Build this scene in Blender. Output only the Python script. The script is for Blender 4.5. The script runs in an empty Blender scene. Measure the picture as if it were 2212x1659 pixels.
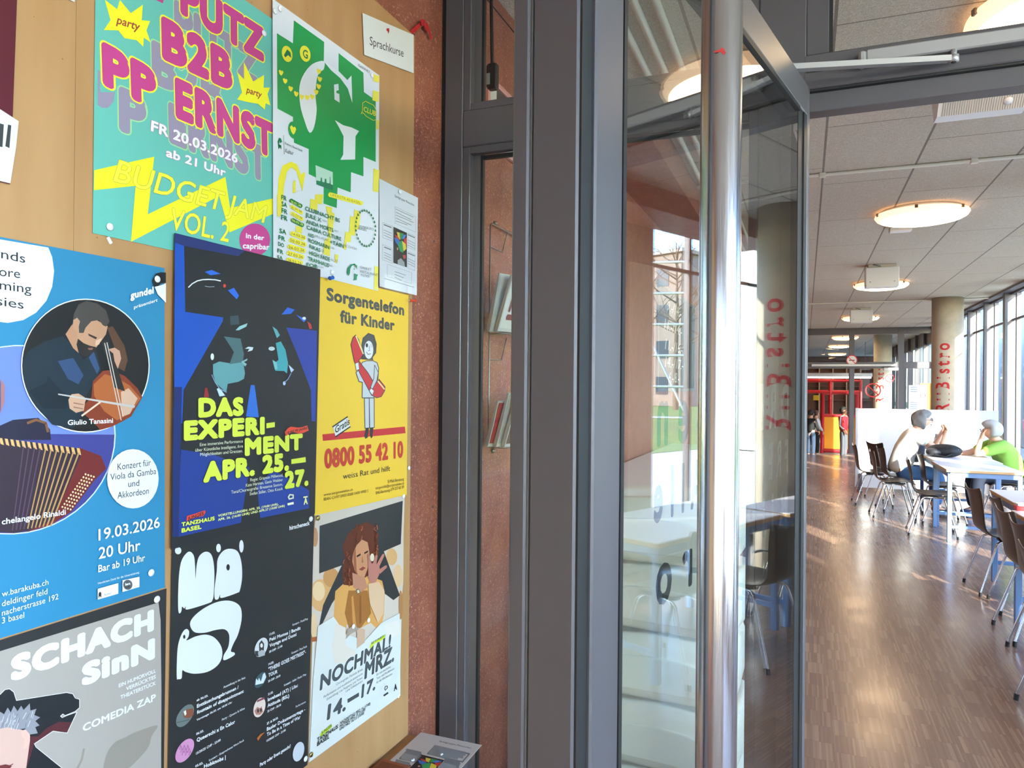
import bpy, math, random, re
from mathutils import Vector, Matrix, Euler

# ------------------------------------------------------------------ camera, sky, sun, lights, exposure
scene = bpy.context.scene
COL = scene.collection
EYE = Vector((0, 0, 1.55))
FPX, CX, CY = 1560.0, 1106.0, 829.5
CAMROT = Matrix.Rotation(math.radians(22.1), 3, 'Z') @ Matrix.Rotation(math.pi / 2 + math.radians(0.2), 3, 'X') @ Matrix.Rotation(0.0095, 3, 'Z')
cam_data = bpy.data.cameras.new('camera')
cam = bpy.data.objects.new('camera', cam_data)
COL.objects.link(cam)
cam.location = EYE
cam.rotation_euler = CAMROT.to_euler()
cam_data.sensor_width = 36.0
cam_data.lens = 36.0 * FPX / 2212.0
cam_data.clip_start = 0.02
cam_data.clip_end = 400
scene.camera = cam

world = bpy.data.worlds.new('daylight')
scene.world = world
world.use_nodes = True
wn = world.node_tree
wn.nodes.clear()
w_out = wn.nodes.new('ShaderNodeOutputWorld')
w_bg = wn.nodes.new('ShaderNodeBackground')
w_sky = wn.nodes.new('ShaderNodeTexSky')
w_sky.sky_type = 'NISHITA'
w_sky.sun_disc = False
w_sky.sun_elevation = math.radians(21)
w_sky.sun_rotation = math.radians(154)
w_sky.air_density = 1.0
w_sky.dust_density = 0.4
w_sky.ozone_density = 2.5
w_bg.inputs['Strength'].default_value = 1.1
w_tint = wn.nodes.new('ShaderNodeMix')
w_tint.data_type = 'RGBA'
w_tint.blend_type = 'MULTIPLY'
w_tint.inputs[0].default_value = 1.0
w_tint.inputs[7].default_value = (0.90, 0.97, 1.07, 1.0)
wn.links.new(w_sky.outputs[0], w_tint.inputs[6])
wn.links.new(w_tint.outputs[2], w_bg.inputs['Color'])
wn.links.new(w_bg.outputs[0], w_out.inputs[0])


def add_sun(direction_from, strength, angle, color):
    d = bpy.data.lights.new('sun', 'SUN')
    d.energy = strength
    d.angle = math.radians(angle)
    d.color = color
    o = bpy.data.objects.new('sun', d)
    COL.objects.link(o)
    o.rotation_euler = Vector(direction_from).to_track_quat('Z', 'Y').to_euler()
    o.location = (8, -14, 8)


def add_area(name, loc, aim, sx, sy, watts, color):
    d = bpy.data.lights.new(name, 'AREA')
    d.shape = 'RECTANGLE'
    d.size, d.size_y, d.energy, d.color = sx, sy, watts, color
    o = bpy.data.objects.new(name, d)
    COL.objects.link(o)
    o.location = loc
    o.rotation_euler = (Vector(loc) - Vector(aim)).to_track_quat('Z', 'Y').to_euler()


add_sun((0.44, -0.90, 0.37), 9.0, 0.6, (1.0, 0.93, 0.82))
# daylight through the entrance glazing behind the camera and the vestibule's side window
add_area('entrance_daylight', (0.9, -2.35, 1.45), (0.9, 2.0, 1.45), 3.4, 2.5, 15, (0.93, 0.97, 1.0))
add_area('side_window_daylight', (2.72, 0.0, 1.6), (-1.1, 0.3, 1.5), 3.2, 2.4, 20, (0.93, 0.97, 1.0))

scene.view_settings.view_transform = 'Standard'
scene.view_settings.look = 'None'
scene.view_settings.exposure = 1.38
scene.view_settings.gamma = 1.0
scene.view_settings.use_curve_mapping = False
scene.cycles.max_bounces = 8
scene.cycles.diffuse_bounces = 5
scene.cycles.glossy_bounces = 4
scene.cycles.transmission_bounces = 4
scene.cycles.transparent_max_bounces = 16
scene.cycles.caustics_reflective = False
scene.cycles.caustics_refractive = False
scene.cycles.sample_clamp_indirect = 6.0

# ------------------------------------------------------------------ measured points of the place
WALL = -1.116      # face of the left wall
PAPER = -1.100     # face of the notice board


def ray(px, py):
    return CAMROT @ Vector(((px - CX) / FPX, -(py - CY) / FPX, -1.0))


def on_x(px, py, x):
    d = ray(px, py)
    return EYE + d * ((x - EYE.x) / d.x)


def on_y(px, py, y):
    d = ray(px, py)
    return EYE + d * ((y - EYE.y) / d.y)


def on_z(px, py, z):
    d = ray(px, py)
    return EYE + d * ((z - EYE.z) / d.z)


def px_of(w):
    d = CAMROT.inverted() @ (w - EYE)
    return (CX + FPX * d.x / -d.z, CY - FPX * d.y / -d.z)


# ------------------------------------------------------------------ materials
def lin(c):
    return c / 12.92 if c <= 0.04045 else ((c + 0.055) / 1.055) ** 2.4


def rgb(h):
    h = h.lstrip('#')
    return tuple(lin(int(h[i:i + 2], 16) / 255.0) for i in (0, 2, 4)) + (1.0,)


MATS = {}


def mat(name, color, rough=0.5, metal=0.0, spec=0.5, coat=0.0, emit=None, estr=0.0):
    if name in MATS:
        return MATS[name]
    m = bpy.data.materials.new(name)
    m.use_nodes = True
    b = m.node_tree.nodes['Principled BSDF']
    b.inputs['Base Color'].default_value = rgb(color) if isinstance(color, str) else tuple(color) + (1.0,)
    b.inputs['Roughness'].default_value = rough
    b.inputs['Metallic'].default_value = metal
    b.inputs['Specular IOR Level'].default_value = spec
    b.inputs['Coat Weight'].default_value = coat
    if emit:
        b.inputs['Emission Color'].default_value = rgb(emit)
        b.inputs['Emission Strength'].default_value = estr
    MATS[name] = m
    return m


def ink(h):
    return mat('print_' + h.lstrip('#').lower(), h, 0.42, 0, 0.35)


class N:
    """short-hand for building node trees"""

    def __init__(self, m):
        self.t = m.node_tree
        self.b = self.t.nodes.get('Principled BSDF')

    def new(self, kind, **kw):
        n = self.t.nodes.new(kind)
        for k, v in kw.items():
            if k.startswith('i_'):
                n.inputs[k[2:].replace('_', ' ')].default_value = v
            else:
                setattr(n, k, v)
        return n

    def link(self, a, b):
        self.t.links.new(a, b)

    def math(self, op, a, b=None, c=None):
        n = self.t.nodes.new('ShaderNodeMath')
        n.operation = op
        for i, v in enumerate((a, b, c)):
            if v is None:
                continue
            if isinstance(v, (int, float)):
                n.inputs[i].default_value = v
            else:
                self.link(v, n.inputs[i])
        return n.outputs[0]

    def ramp(self, fac, stops, interp='LINEAR'):
        n = self.t.nodes.new('ShaderNodeValToRGB')
        n.color_ramp.interpolation = interp
        e = n.color_ramp.elements
        while len(e) < len(stops):
            e.new(0.5)
        for el, (p, c) in zip(e, stops):
            el.position = p
            el.color = c
        self.link(fac, n.inputs[0])
        return n.outputs[0]

    def mix(self, fac, a, b, blend='MIX'):
        n = self.t.nodes.new('ShaderNodeMix')
        n.data_type = 'RGBA'
        n.blend_type = blend
        for i, v in ((0, fac), (6, a), (7, b)):
            if isinstance(v, (int, float)):
                n.inputs[i].default_value = v
            elif isinstance(v, tuple):
                n.inputs[i].default_value = v
            else:
                self.link(v, n.inputs[i])
        return n.outputs[2]

    def noise(self, vec, scale, detail=2.0, rough=0.5, dist=0.0):
        n = self.t.nodes.new('ShaderNodeTexNoise')
        n.inputs['Scale'].default_value = scale
        n.inputs['Detail'].default_value = detail
        n.inputs['Roughness'].default_value = rough
        n.inputs['Distortion'].default_value = dist
        if vec is not None:
            self.link(vec, n.inputs['Vector'])
        return n.outputs[0]

    def bump(self, height, strength, dist=0.002):
        n = self.t.nodes.new('ShaderNodeBump')
        n.inputs['Strength'].default_value = strength
        n.inputs['Distance'].default_value = dist
        self.link(height, n.inputs['Height'])
        self.link(n.outputs[0], self.b.inputs['Normal'])


def c4(r, g, b):
    return (r, g, b, 1.0)


def obj_coord(n):
    return n.new('ShaderNodeTexCoord').outputs['Object']


def make_chipboard():
    m = mat('red_chipboard', '#8A4A38', 0.55)
    n = N(m)
    co = obj_coord(n)
    base = n.noise(co, 9, 4)
    col = n.ramp(base, [(0.3, rgb('#84483A')), (0.7, rgb('#9A5A46'))])
    w = n.noise(co, 110, 1.0, 0.4, 0.6)
    thread = n.ramp(w, [(0.47, c4(0, 0, 0)), (0.50, c4(1, 1, 1)), (0.53, c4(0, 0, 0))])
    gate = n.ramp(n.noise(co, 85, 1.0), [(0.48, c4(0, 0, 0)), (0.54, c4(1, 1, 1))])
    f = n.math('MULTIPLY', thread, gate)
    col = n.mix(n.math('MULTIPLY', f, 0.95), col, rgb('#DDA484'))
    dk = n.ramp(n.noise(co, 190, 2.0), [(0.58, c4(0, 0, 0)), (0.7, c4(1, 1, 1))])
    col = n.mix(n.math('MULTIPLY', dk, 0.55), col, rgb('#55281E'))
    n.link(col, n.b.inputs['Base Color'])
    n.b.inputs['Roughness'].default_value = 0.5
    return m


def make_mdf():
    m = mat('tan_fibreboard', '#B9874F', 0.6)
    n = N(m)
    co = obj_coord(n)
    mp = n.new('ShaderNodeMapping')
    mp.inputs['Scale'].default_value = (1, 1, 0.15)
    n.link(co, mp.inputs[0])
    col = n.ramp(n.noise(mp.outputs[0], 14, 4), [(0.3, rgb('#AC7F52')), (0.7, rgb('#BA8F62'))])
    holes = n.new('ShaderNodeTexVoronoi', i_Scale=38.0)
    n.link(co, holes.inputs['Vector'])
    spot = n.math('LESS_THAN', holes.outputs['Distance'], 0.055)
    gate = n.math('GREATER_THAN', n.noise(co, 6, 1), 0.52)
    col = n.mix(n.math('MULTIPLY', n.math('MULTIPLY', spot, gate), 0.7), col, rgb('#6A4524'))
    n.link(col, n.b.inputs['Base Color'])
    return m


def make_ceiling():
    m = mat('wood_wool_panel', '#B4AA9B', 0.9)
    n = N(m)
    co = obj_coord(n)
    sep = n.new('ShaderNodeSeparateXYZ')
    n.link(co, sep.inputs[0])
    x = n.math('ADD', sep.outputs[0], 20 * 0.565 - 0.103)
    row = n.math('FLOOR', n.math('DIVIDE', x, 0.565))
    fx = n.math('FRACT', n.math('DIVIDE', x, 0.565))
    yo = n.math('ADD', n.math('ADD', sep.outputs[1], 0.35), n.math('MULTIPLY', row, 0.82))
    fy = n.math('FRACT', n.math('DIVIDE', yo, 1.25))
    jx = n.math('LESS_THAN', n.math('ABSOLUTE', n.math('SUBTRACT', fx, 0.5)), 0.488)
    jy = n.math('LESS_THAN', n.math('ABSOLUTE', n.math('SUBTRACT', fy, 0.5)), 0.4965)
    w = n.noise(co, 75, 1.5, 0.5, 1.2)
    thread = n.ramp(w, [(0.44, c4(0, 0, 0)), (0.5, c4(1, 1, 1)), (0.56, c4(0, 0, 0))])
    w2 = n.noise(co, 130, 1.5, 0.5, 0.8)
    t2 = n.ramp(w2, [(0.45, c4(0, 0, 0)), (0.5, c4(1, 1, 1)), (0.55, c4(0, 0, 0))])
    tt = n.math('MAXIMUM', thread, t2)
    col = n.mix(tt, rgb('#B8AD9D'), rgb('#E2DACC'))
    pn = n.new('ShaderNodeTexWhiteNoise')
    pn.noise_dimensions = '2D'
    cmb = n.new('ShaderNodeCombineXYZ')
    n.link(row, cmb.inputs[0])
    n.link(n.math('FLOOR', n.math('DIVIDE', yo, 1.25)), cmb.inputs[1])
    n.link(cmb.outputs[0], pn.inputs['Vector'])
    col = n.mix(n.math('MULTIPLY', pn.outputs[0], 0.22), col, rgb('#B5A493'))
    col = n.mix(n.math('MULTIPLY', n.math('SUBTRACT', 1.0, n.math('MULTIPLY', jx, jy)), 0.72), col, rgb('#5A5047'))
    n.link(col, n.b.inputs['Base Color'])
    n.bump(tt, 0.5, 0.003)
    return m


def make_floor():
    m = mat('mosaic_parquet', '#7A5A4A', 0.28, spec=0.5)
    n = N(m)
    co = obj_coord(n)
    sep = n.new('ShaderNodeSeparateXYZ')
    n.link(co, sep.inputs[0])
    strip = n.math('FLOOR', n.math('DIVIDE', sep.outputs[0], 0.0085))
    block = n.math('FLOOR', n.math('DIVIDE', sep.outputs[0], 0.126))
    ylen = n.math('DIVIDE', n.math('ADD', sep.outputs[1], n.math('MULTIPLY', block, 0.071)), 0.165)
    yb = n.math('FLOOR', ylen)
    cmb = n.new('ShaderNodeCombineXYZ')
    n.link(strip, cmb.inputs[0])
    n.link(yb, cmb.inputs[1])
    wn_ = n.new('ShaderNodeTexWhiteNoise')
    n.link(cmb.outputs[0], wn_.inputs['Vector'])
    cmb2 = n.new('ShaderNodeCombineXYZ')
    n.link(block, cmb2.inputs[0])
    n.link(yb, cmb2.inputs[1])
    wb = n.new('ShaderNodeTexWhiteNoise')
    n.link(cmb2.outputs[0], wb.inputs['Vector'])
    v = n.math('ADD', n.math('MULTIPLY', wn_.outputs[0], 0.82), n.math('MULTIPLY', wb.outputs[0], 0.18))
    col = n.ramp(v, [(0.1, rgb('#826859')), (0.55, rgb('#8C7161')), (0.95, rgb('#9E8471'))])
    fy = n.math('FRACT', ylen)
    jy = n.math('GREATER_THAN', n.math('ABSOLUTE', n.math('SUBTRACT', fy, 0.5)), 0.491)
    fb = n.math('FRACT', n.math('DIVIDE', sep.outputs[0], 0.126))
    jb = n.math('GREATER_THAN', n.math('ABSOLUTE', n.math('SUBTRACT', fb, 0.5)), 0.49)
    col = n.mix(n.math('MULTIPLY', n.math('MAXIMUM', jy, jb), 0.3), col, rgb('#553A2C'))
    n.link(col, n.b.inputs['Base Color'])
    r = n.ramp(n.noise(co, 3.0, 3), [(0.3, c4(0.17, 0.17, 0.17)), (0.7, c4(0.27, 0.27, 0.27))])
    n.link(r, n.b.inputs['Roughness'])
    return m


def make_concrete(name, a, b):
    m = mat(name, a, 0.7)
    n = N(m)
    co = obj_coord(n)
    col = n.ramp(n.noise(co, 5, 6, 0.65), [(0.3, rgb(a)), (0.7, rgb(b))])
    n.link(col, n.b.inputs['Base Color'])
    return m


def make_glass(name, f0, tint, amp=1.0):
    m = bpy.data.materials.new(name)
    m.use_nodes = True
    m.node_tree.nodes.clear()
    n = N(m)
    out = n.new('ShaderNodeOutputMaterial')
    geo = n.new('ShaderNodeNewGeometry')
    dot = n.new('ShaderNodeVectorMath', operation='DOT_PRODUCT')
    n.link(geo.outputs['Incoming'], dot.inputs[0])
    n.link(geo.outputs['Normal'], dot.inputs[1])
    cosv = n.math('ABSOLUTE', dot.outputs['Value'])
    p = n.math('POWER', n.math('SUBTRACT', 1.0, cosv), 5.0)
    fac = n.math('MINIMUM', n.math('ADD', n.math('MULTIPLY', p, (1.0 - f0) * amp), f0), 1.0)
    tr = n.new('ShaderNodeBsdfTransparent')
    tr.inputs[0].default_value = tint
    gl = n.new('ShaderNodeBsdfGlossy')
    gl.inputs['Roughness'].default_value = 0.0
    mx = n.new('ShaderNodeMixShader')
    n.link(fac, mx.inputs[0])
    n.link(tr.outputs[0], mx.inputs[1])
    n.link(gl.outputs[0], mx.inputs[2])
    n.link(mx.outputs[0], out.inputs[0])
    MATS[name] = m
    return m


def make_brushed():
    m = mat('brushed_stainless', '#C9C9CC', 0.2, 1.0)
    n = N(m)
    co = obj_coord(n)
    mp = n.new('ShaderNodeMapping')
    mp.inputs['Scale'].default_value = (1, 1, 0.02)
    n.link(co, mp.inputs[0])
    r = n.ramp(n.noise(mp.outputs[0], 700, 2), [(0.3, c4(0.16, 0.16, 0.16)), (0.7, c4(0.27, 0.27, 0.27))])
    n.link(r, n.b.inputs['Roughness'])
    return m


def make_frame():
    m = mat('anthracite_metal', '#58565B', 0.42, 0.25)
    n = N(m)
    co = obj_coord(n)
    n.bump(n.noise(co, 420, 2), 0.06, 0.001)
    return m


chipboard = make_chipboard()
mdf = make_mdf()
woodwool = make_ceiling()
parquet = make_floor()
concrete = make_concrete('pale_concrete', '#A89F8E', '#BDB4A2')
grey_concrete = make_concrete('grey_concrete', '#A8A8A4', '#B6B5AF')
glass_door = make_glass('door_glass', 0.09, (0.96, 0.985, 0.97, 1))
glass_clear = make_glass('clear_glass', 0.03, (0.97, 0.99, 0.98, 1))
sleeve_mat = make_glass('plastic_film', 0.02, (0.995, 0.995, 1.0, 1), 0.25)
stainless = make_brushed()
frame_m = make_frame()
dark_gasket = mat('black_rubber', '#17181A', 0.6)
bead_m = mat('grey_glazing_bead', '#6E6E70', 0.35, 0.5)
white_lacquer = mat('white_lacquer', '#DCDDDF', 0.4)
chrome = mat('chrome', '#D5D6DA', 0.12, 1.0)
black_plastic = mat('black_plastic', '#1D1D1F', 0.4)
shell_brown = mat('dark_brown_plywood', '#352D28', 0.28, spec=0.6)
blue_steel = mat('blue_grey_steel', '#6E8FC0', 0.4)
table_white = mat('white_laminate', '#E6E8EE', 0.4)
beech = mat('beech_edge', '#C9A578', 0.5)
silver = mat('silver_anodised', '#B4B5B8', 0.35, 0.6)
red_paint = mat('red_paint', '#C3212A', 0.4)
conduit_m = mat('grey_conduit', '#D8D3C6', 0.45)


# ------------------------------------------------------------------ mesh building
class MB:
    def __init__(self):
        self.v, self.f, self.mi, self.mats, self.sm = [], [], [], [], []

    def _m(self, m):
        if m not in self.mats:
            self.mats.append(m)
        return self.mats.index(m)

    def face(self, pts, m, smooth=False):
        k = len(self.v)
        self.v += [tuple(p) for p in pts]
        self.f.append(tuple(range(k, k + len(pts))))
        self.mi.append(self._m(m))
        self.sm.append(smooth)

    def mesh(self, vs, fs, m, smooth=False):
        k = len(self.v)
        self.v += [tuple(p) for p in vs]
        i = self._m(m)
        for f in fs:
            self.f.append(tuple(k + a for a in f))
            self.mi.append(i)
            self.sm.append(smooth)

    def hexa(self, p, m):
        """eight corners: 0-3 lower loop, 4-7 upper loop"""
        self.mesh(p, [(0, 3, 2, 1), (4, 5, 6, 7), (0, 1, 5, 4), (1, 2, 6, 5), (2, 3, 7, 6), (3, 0, 4, 7)], m)

    def box(self, x0, x1, y0, y1, z0, z1, m):
        self.hexa([(x0, y0, z0), (x1, y0, z0), (x1, y1, z0), (x0, y1, z0), (x0, y0, z1), (x1, y0, z1), (x1, y1, z1), (x0, y1, z1)], m)

    def rbox(self, x0, x1, y0, y1, z0, z1, m, r=0.004):
        """box with chamfered edges"""
        r = min(r, (x1 - x0) / 2.1, (y1 - y0) / 2.1, (z1 - z0) / 2.1)
        loops = []
        for z, i in ((z0, r), (z0 + r, 0), (z1 - r, 0), (z1, r)):
            a, b, c, d = x0 + i, x1 - i, y0 + i, y1 - i
            q = r
            loops.append([(a + q, c, z), (b - q, c, z), (b, c + q, z), (b, d - q, z), (b - q, d, z), (a + q, d, z), (a, d - q, z), (a, c + q, z)])
        vs = [p for l in loops for p in l]
        fs = [tuple(range(7, -1, -1)), tuple(range(24, 32))]
        for k in range(3):
            for j in range(8):
                fs.append((k * 8 + j, k * 8 + (j + 1) % 8, k * 8 + 8 + (j + 1) % 8, k * 8 + 8 + j))
        self.mesh(vs, fs, m)

    def tube(self, pts, r, m, n=10, cap=True, closed=False):
        pts = [Vector(p) for p in pts]
        rs = r if isinstance(r, (list, tuple)) else [r] * len(pts)
        vs, fs = [], []
        up = None
        L = len(pts)
        for i, p in enumerate(pts):
            if closed:
                t = pts[(i + 1) % L] - pts[i - 1]
            else:
                t = pts[min(i + 1, L - 1)] - pts[max(i - 1, 0)]
            t = t.normalized() if t.length > 1e-9 else Vector((0, 0, 1))
            if up is None:
                up = Vector((0, 0, 1)) if abs(t.z) < 0.9 else Vector((1, 0, 0))
            a = t.cross(up)
            if a.length < 1e-6:
                a = t.cross(Vector((0, 1, 0)))
            a.normalize()
            b = a.cross(t).normalized()
            up = b
            for k in range(n):
                an = 2 * math.pi * k / n
                vs.append(p + (a * math.cos(an) + b * math.sin(an)) * rs[i])
        for i in range(L - (0 if closed else 1)):
            j = (i + 1) % L
            for k in range(n):
                fs.append((i * n + k, j * n + k, j * n + (k + 1) % n, i * n + (k + 1) % n))
        self.mesh(vs, fs, m, True)
        if cap and not closed:
            self.face([vs[k] for k in range(n)], m)
            self.face([vs[(L - 1) * n + k] for k in range(n - 1, -1, -1)], m)

    def lathe(self, prof, m, n=24, mtx=None, smooth=True):
        """profile of (radius, height) about local Z"""
        vs, fs = [], []
        L = len(prof)
        for r, h in prof:
            for k in range(n):
                a = 2 * math.pi * k / n
                p = Vector((r * math.cos(a), r * math.sin(a), h))
                vs.append(mtx @ p if mtx else p)
        for i in range(L - 1):
            for k in range(n):
                fs.append((i * n + k, i * n + (k + 1) % n, (i + 1) * n + (k + 1) % n, (i + 1) * n + k))
        if prof[0][0] > 1e-6:
            fs.append(tuple(range(n - 1, -1, -1)))
        if prof[-1][0] > 1e-6:
            fs.append(tuple((L - 1) * n + k for k in range(n)))
        self.mesh(vs, fs, m, smooth)

    def prism(self, poly, axis, a, b, m):
        """extrude a 2D outline along an axis ('X','Y','Z') from a to b"""
        def P(u, v, w):
            return {'X': (w, u, v), 'Y': (u, w, v), 'Z': (u, v, w)}[axis]
        n = len(poly)
        vs = [P(u, v, a) for u, v in poly] + [P(u, v, b) for u, v in poly]
        fs = [tuple(range(n - 1, -1, -1)), tuple(range(n, 2 * n))] + [(i, (i + 1) % n, n + (i + 1) % n, n + i) for i in range(n)]
        self.mesh(vs, fs, m)

    def ball(self, c, rx, ry, rz, m, n=16, k=10, fn=None):
        vs, fs = [], []
        for i in range(k + 1):
            th = math.pi * i / k
            for j in range(n):
                ph = 2 * math.pi * j / n
                d = Vector((math.sin(th) * math.cos(ph), math.sin(th) * math.sin(ph), math.cos(th)))
                s = fn(d) if fn else 1.0
                vs.append(Vector(c) + Vector((d.x * rx, d.y * ry, d.z * rz)) * s)
        for i in range(k):
            for j in range(n):
                fs.append((i * n + j, (i + 1) * n + j, (i + 1) * n + (j + 1) % n, i * n + (j + 1) % n))
        self.mesh(vs, fs, m, True)

    def build(self, name, parent=None):
        me = bpy.data.meshes.new(name)
        me.from_pydata(self.v, [], self.f)
        for m in self.mats:
            me.materials.append(m)
        me.polygons.foreach_set('material_index', self.mi)
        me.polygons.foreach_set('use_smooth', self.sm)
        me.update()
        o = bpy.data.objects.new(name, me)
        COL.objects.link(o)
        if parent:
            o.parent = parent
        return o


def tag(o, label=None, cat=None, group=None, kind=None):
    if label:
        o['label'] = label
    if cat:
        o['category'] = cat
    if group:
        o['group'] = group
    if kind:
        o['kind'] = kind
    return o


def thing(name, label, cat, loc=(0, 0, 0), rz=0.0, group=None):
    o = bpy.data.objects.new(name, None)
    o.empty_display_size = 0.05
    COL.objects.link(o)
    o.location = loc
    o.rotation_euler = (0, 0, rz)
    return tag(o, label, cat, group)


def struct(name, mb, parent=None, label=None):
    o = mb.build(name, parent)
    if not parent:
        o['kind'] = 'structure'
        if label:
            o['label'] = label
    return o


def struct_root(name, label=None):
    o = bpy.data.objects.new(name, None)
    COL.objects.link(o)
    o['kind'] = 'structure'
    if label:
        o['label'] = label
    return o


def copy_tree(o, parent=None):
    c = o.copy()
    COL.objects.link(c)
    c.parent = parent
    for ch in list(o.children):
        copy_tree(ch, c)
    return c


def smooth_by_bevel(o, w=0.003, seg=2):
    b = o.modifiers.new('bevel', 'BEVEL')
    b.width = w
    b.segments = seg
    b.limit_method = 'ANGLE'
    b.angle_limit = math.radians(40)
    return o


# ------------------------------------------------------------------ lettering
_txt = {}


def glyphs(s, bold=0.0, shear=0.0, res=3, space=1.0):
    k = (s, bold, shear, res, space)
    if k in _txt:
        return _txt[k]
    cu = bpy.data.curves.new('t', 'FONT')
    cu.body = s
    cu.offset = bold
    cu.shear = shear
    cu.resolution_u = res
    cu.space_character = space
    o = bpy.data.objects.new('t', cu)
    COL.objects.link(o)
    me = o.to_mesh()
    fs = [tuple(p.vertices) for p in me.polygons]
    root = list(range(len(me.vertices)))

    def find(a):
        while root[a] != a:
            root[a] = root[root[a]]
            a = root[a]
        return a
    for f in fs:
        for a in f[1:]:
            root[find(a)] = find(f[0])
    left = {}
    for i, v in enumerate(me.vertices):
        left[find(i)] = min(left.get(find(i), 9e9), v.co.x)
    rank = {r: n % 3 for n, r in enumerate(sorted(left, key=left.get))}
    # neighbouring letters of one word lie a hair apart so that fat strokes may overlap
    vs = [(v.co.x, v.co.y, rank[find(i)] * 7e-6) for i, v in enumerate(me.vertices)]
    o.to_mesh_clear()
    bpy.data.objects.remove(o)
    bpy.data.curves.remove(cu)
    _txt[k] = (vs, fs)
    return _txt[k]


CAP = max(v[1] for v in glyphs('H')[0])
ASC = max(v[1] for v in glyphs('l')[0])


def put_text(mb, s, p0, p1, pt, m, bold=0.0, shear=0.0, lift=Vector((0, 0, 0)), ref=CAP, res=3, base=None, space=1.0):
    """lettering whose inked width runs p0..p1 along the baseline and whose capitals reach from p0 to pt;
    fat lettering is the plain letter drawn several times around its own outline"""
    b0 = bold if base is None else base
    fat = max(bold, b0) > 0.0085
    vs, fs = glyphs(s, 0.0, shear, res, space)
    bv = vs
    if not bv:
        return
    g = b0 if fat else 0.0
    u0, u1 = min(v[0] for v in bv) - g, max(v[0] for v in bv) + g
    ex = (p1 - p0) / (u1 - u0)
    ey = (pt - p0) / (ref + 2 * g)
    nrm = ex.cross(ey).normalized()
    if lift.length > 0 and nrm.dot(lift) < 0:
        nrm = -nrm
    rings = [(0.0, 0.0)]
    if fat:
        n = 20 if bold > 0.07 else (12 if bold > 0.04 else (8 if bold > 0.022 else 4))
        rings += [(bold * math.cos(2 * math.pi * k / n), bold * math.sin(2 * math.pi * k / n)) for k in range(n)]
    for k, (dx, dy) in enumerate(rings):
        mb.mesh([p0 + ex * (v[0] - u0 + dx) + ey * (v[1] + dy + g) + lift + nrm * (v[2] * 0.2 + 1.7e-6 * k) for v in vs], fs, m)


def zoomed(x0, y0, s):
    return lambda u, v: (x0 + u / s, y0 + v / s)
# ------------------------------------------------------------------ the shell of the building
RX = 2.85          # window wall of the bistro
SY = 2.10          # glazed screen between vestibule and bistro
FY = 19.4          # far glazed partition
CZ = 3.05
HZ = 2.305         # underside of the door header


def S(name, boxes, m, label=None):
    mb = MB()
    for b in boxes:
        mb.box(*b, m)
    return struct(name, mb, None, label)


S('wall_left', [(-1.30, WALL, -2.6, 36.0, -0.6, CZ)], chipboard)
mbj = MB()
pj = on_x(1080, 33, WALL)
mbj.box(WALL - 0.004, WALL + 0.0012, SY + 0.1, 12, pj.z - 0.003, pj.z + 0.003, dark_gasket)
struct('trim_1', mbj)
S('floor', [(-1.30, 3.0, -2.6, 18.7, -0.12, 0.0)], parquet)
S('ceiling', [(-1.30, 3.0, -2.6, 36.0, CZ, CZ + 0.25)], woodwool)
S('floor_lower', [(-1.30, 3.0, 18.7, 36.0, -0.40, -0.20)], grey_concrete)
S('wall_back', [(-1.30, -0.9, -2.75, -2.6, 0, CZ), (2.7, 3.0, -2.75, -2.6, 0, CZ), (-0.9, 2.7, -2.75, -2.6, 2.75, CZ)], chipboard)
S('wall_vestibule_right', [(2.80, 3.0, -2.6, -1.75, 0, CZ), (2.80, 3.0, 1.75, 2.05, 0, CZ), (2.80, 3.0, -1.75, 1.75, 0, 0.35), (2.80, 3.0, -1.75, 1.75, 2.85, CZ)], chipboard)
S('wall_far', [(-1.30, 3.0, 35.8, 36.0, -0.6, CZ)], make_concrete('brown_plaster', '#6A4636', '#7A5644'))


def pane_window(name, frame_boxes, pane_box, fm=frame_m, gm=None, extra=()):
    r = struct_root(name)
    mb = MB()
    for b in frame_boxes:
        mb.rbox(*b, fm, 0.003)
    mb.build('frame', r)
    if pane_box:
        panes = pane_box if isinstance(pane_box, list) else [pane_box]
        for p in panes:
            mb = MB()
            mb.box(*p, gm or glass_clear)
            mb.build('pane', r)
    for nm, bs, m in extra:
        mb = MB()
        for b in bs:
            mb.rbox(*b, m, 0.002)
        mb.build(nm, r)
    return r


# entrance glazing behind the camera and the vestibule's side window
pane_window('window_1', [(-0.9, -0.82, -2.74, -2.62, 0, 2.75), (2.62, 2.7, -2.74, -2.62, 0, 2.75), (0.86, 0.94, -2.74, -2.62, 0, 2.75), (-0.9, 2.7, -2.74, -2.62, 2.67, 2.75)],
            [(-0.82, 0.86, -2.69, -2.68, 0, 2.67), (0.94, 2.62, -2.69, -2.68, 0, 2.67)])
pane_window('window_2', [(2.82, 2.94, -1.75, -1.69, 0.35, 2.85), (2.82, 2.94, 1.69, 1.75, 0.35, 2.85), (2.82, 2.94, -0.03, 0.03, 0.35, 2.85), (2.82, 2.94, -1.75, 1.75, 0.35, 0.41), (2.82, 2.94, -1.75, 1.75, 2.79, 2.85)],
            [(2.87, 2.88, -1.69, -0.03, 0.41, 2.79), (2.87, 2.88, 0.03, 1.69, 0.41, 2.79)])

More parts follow.
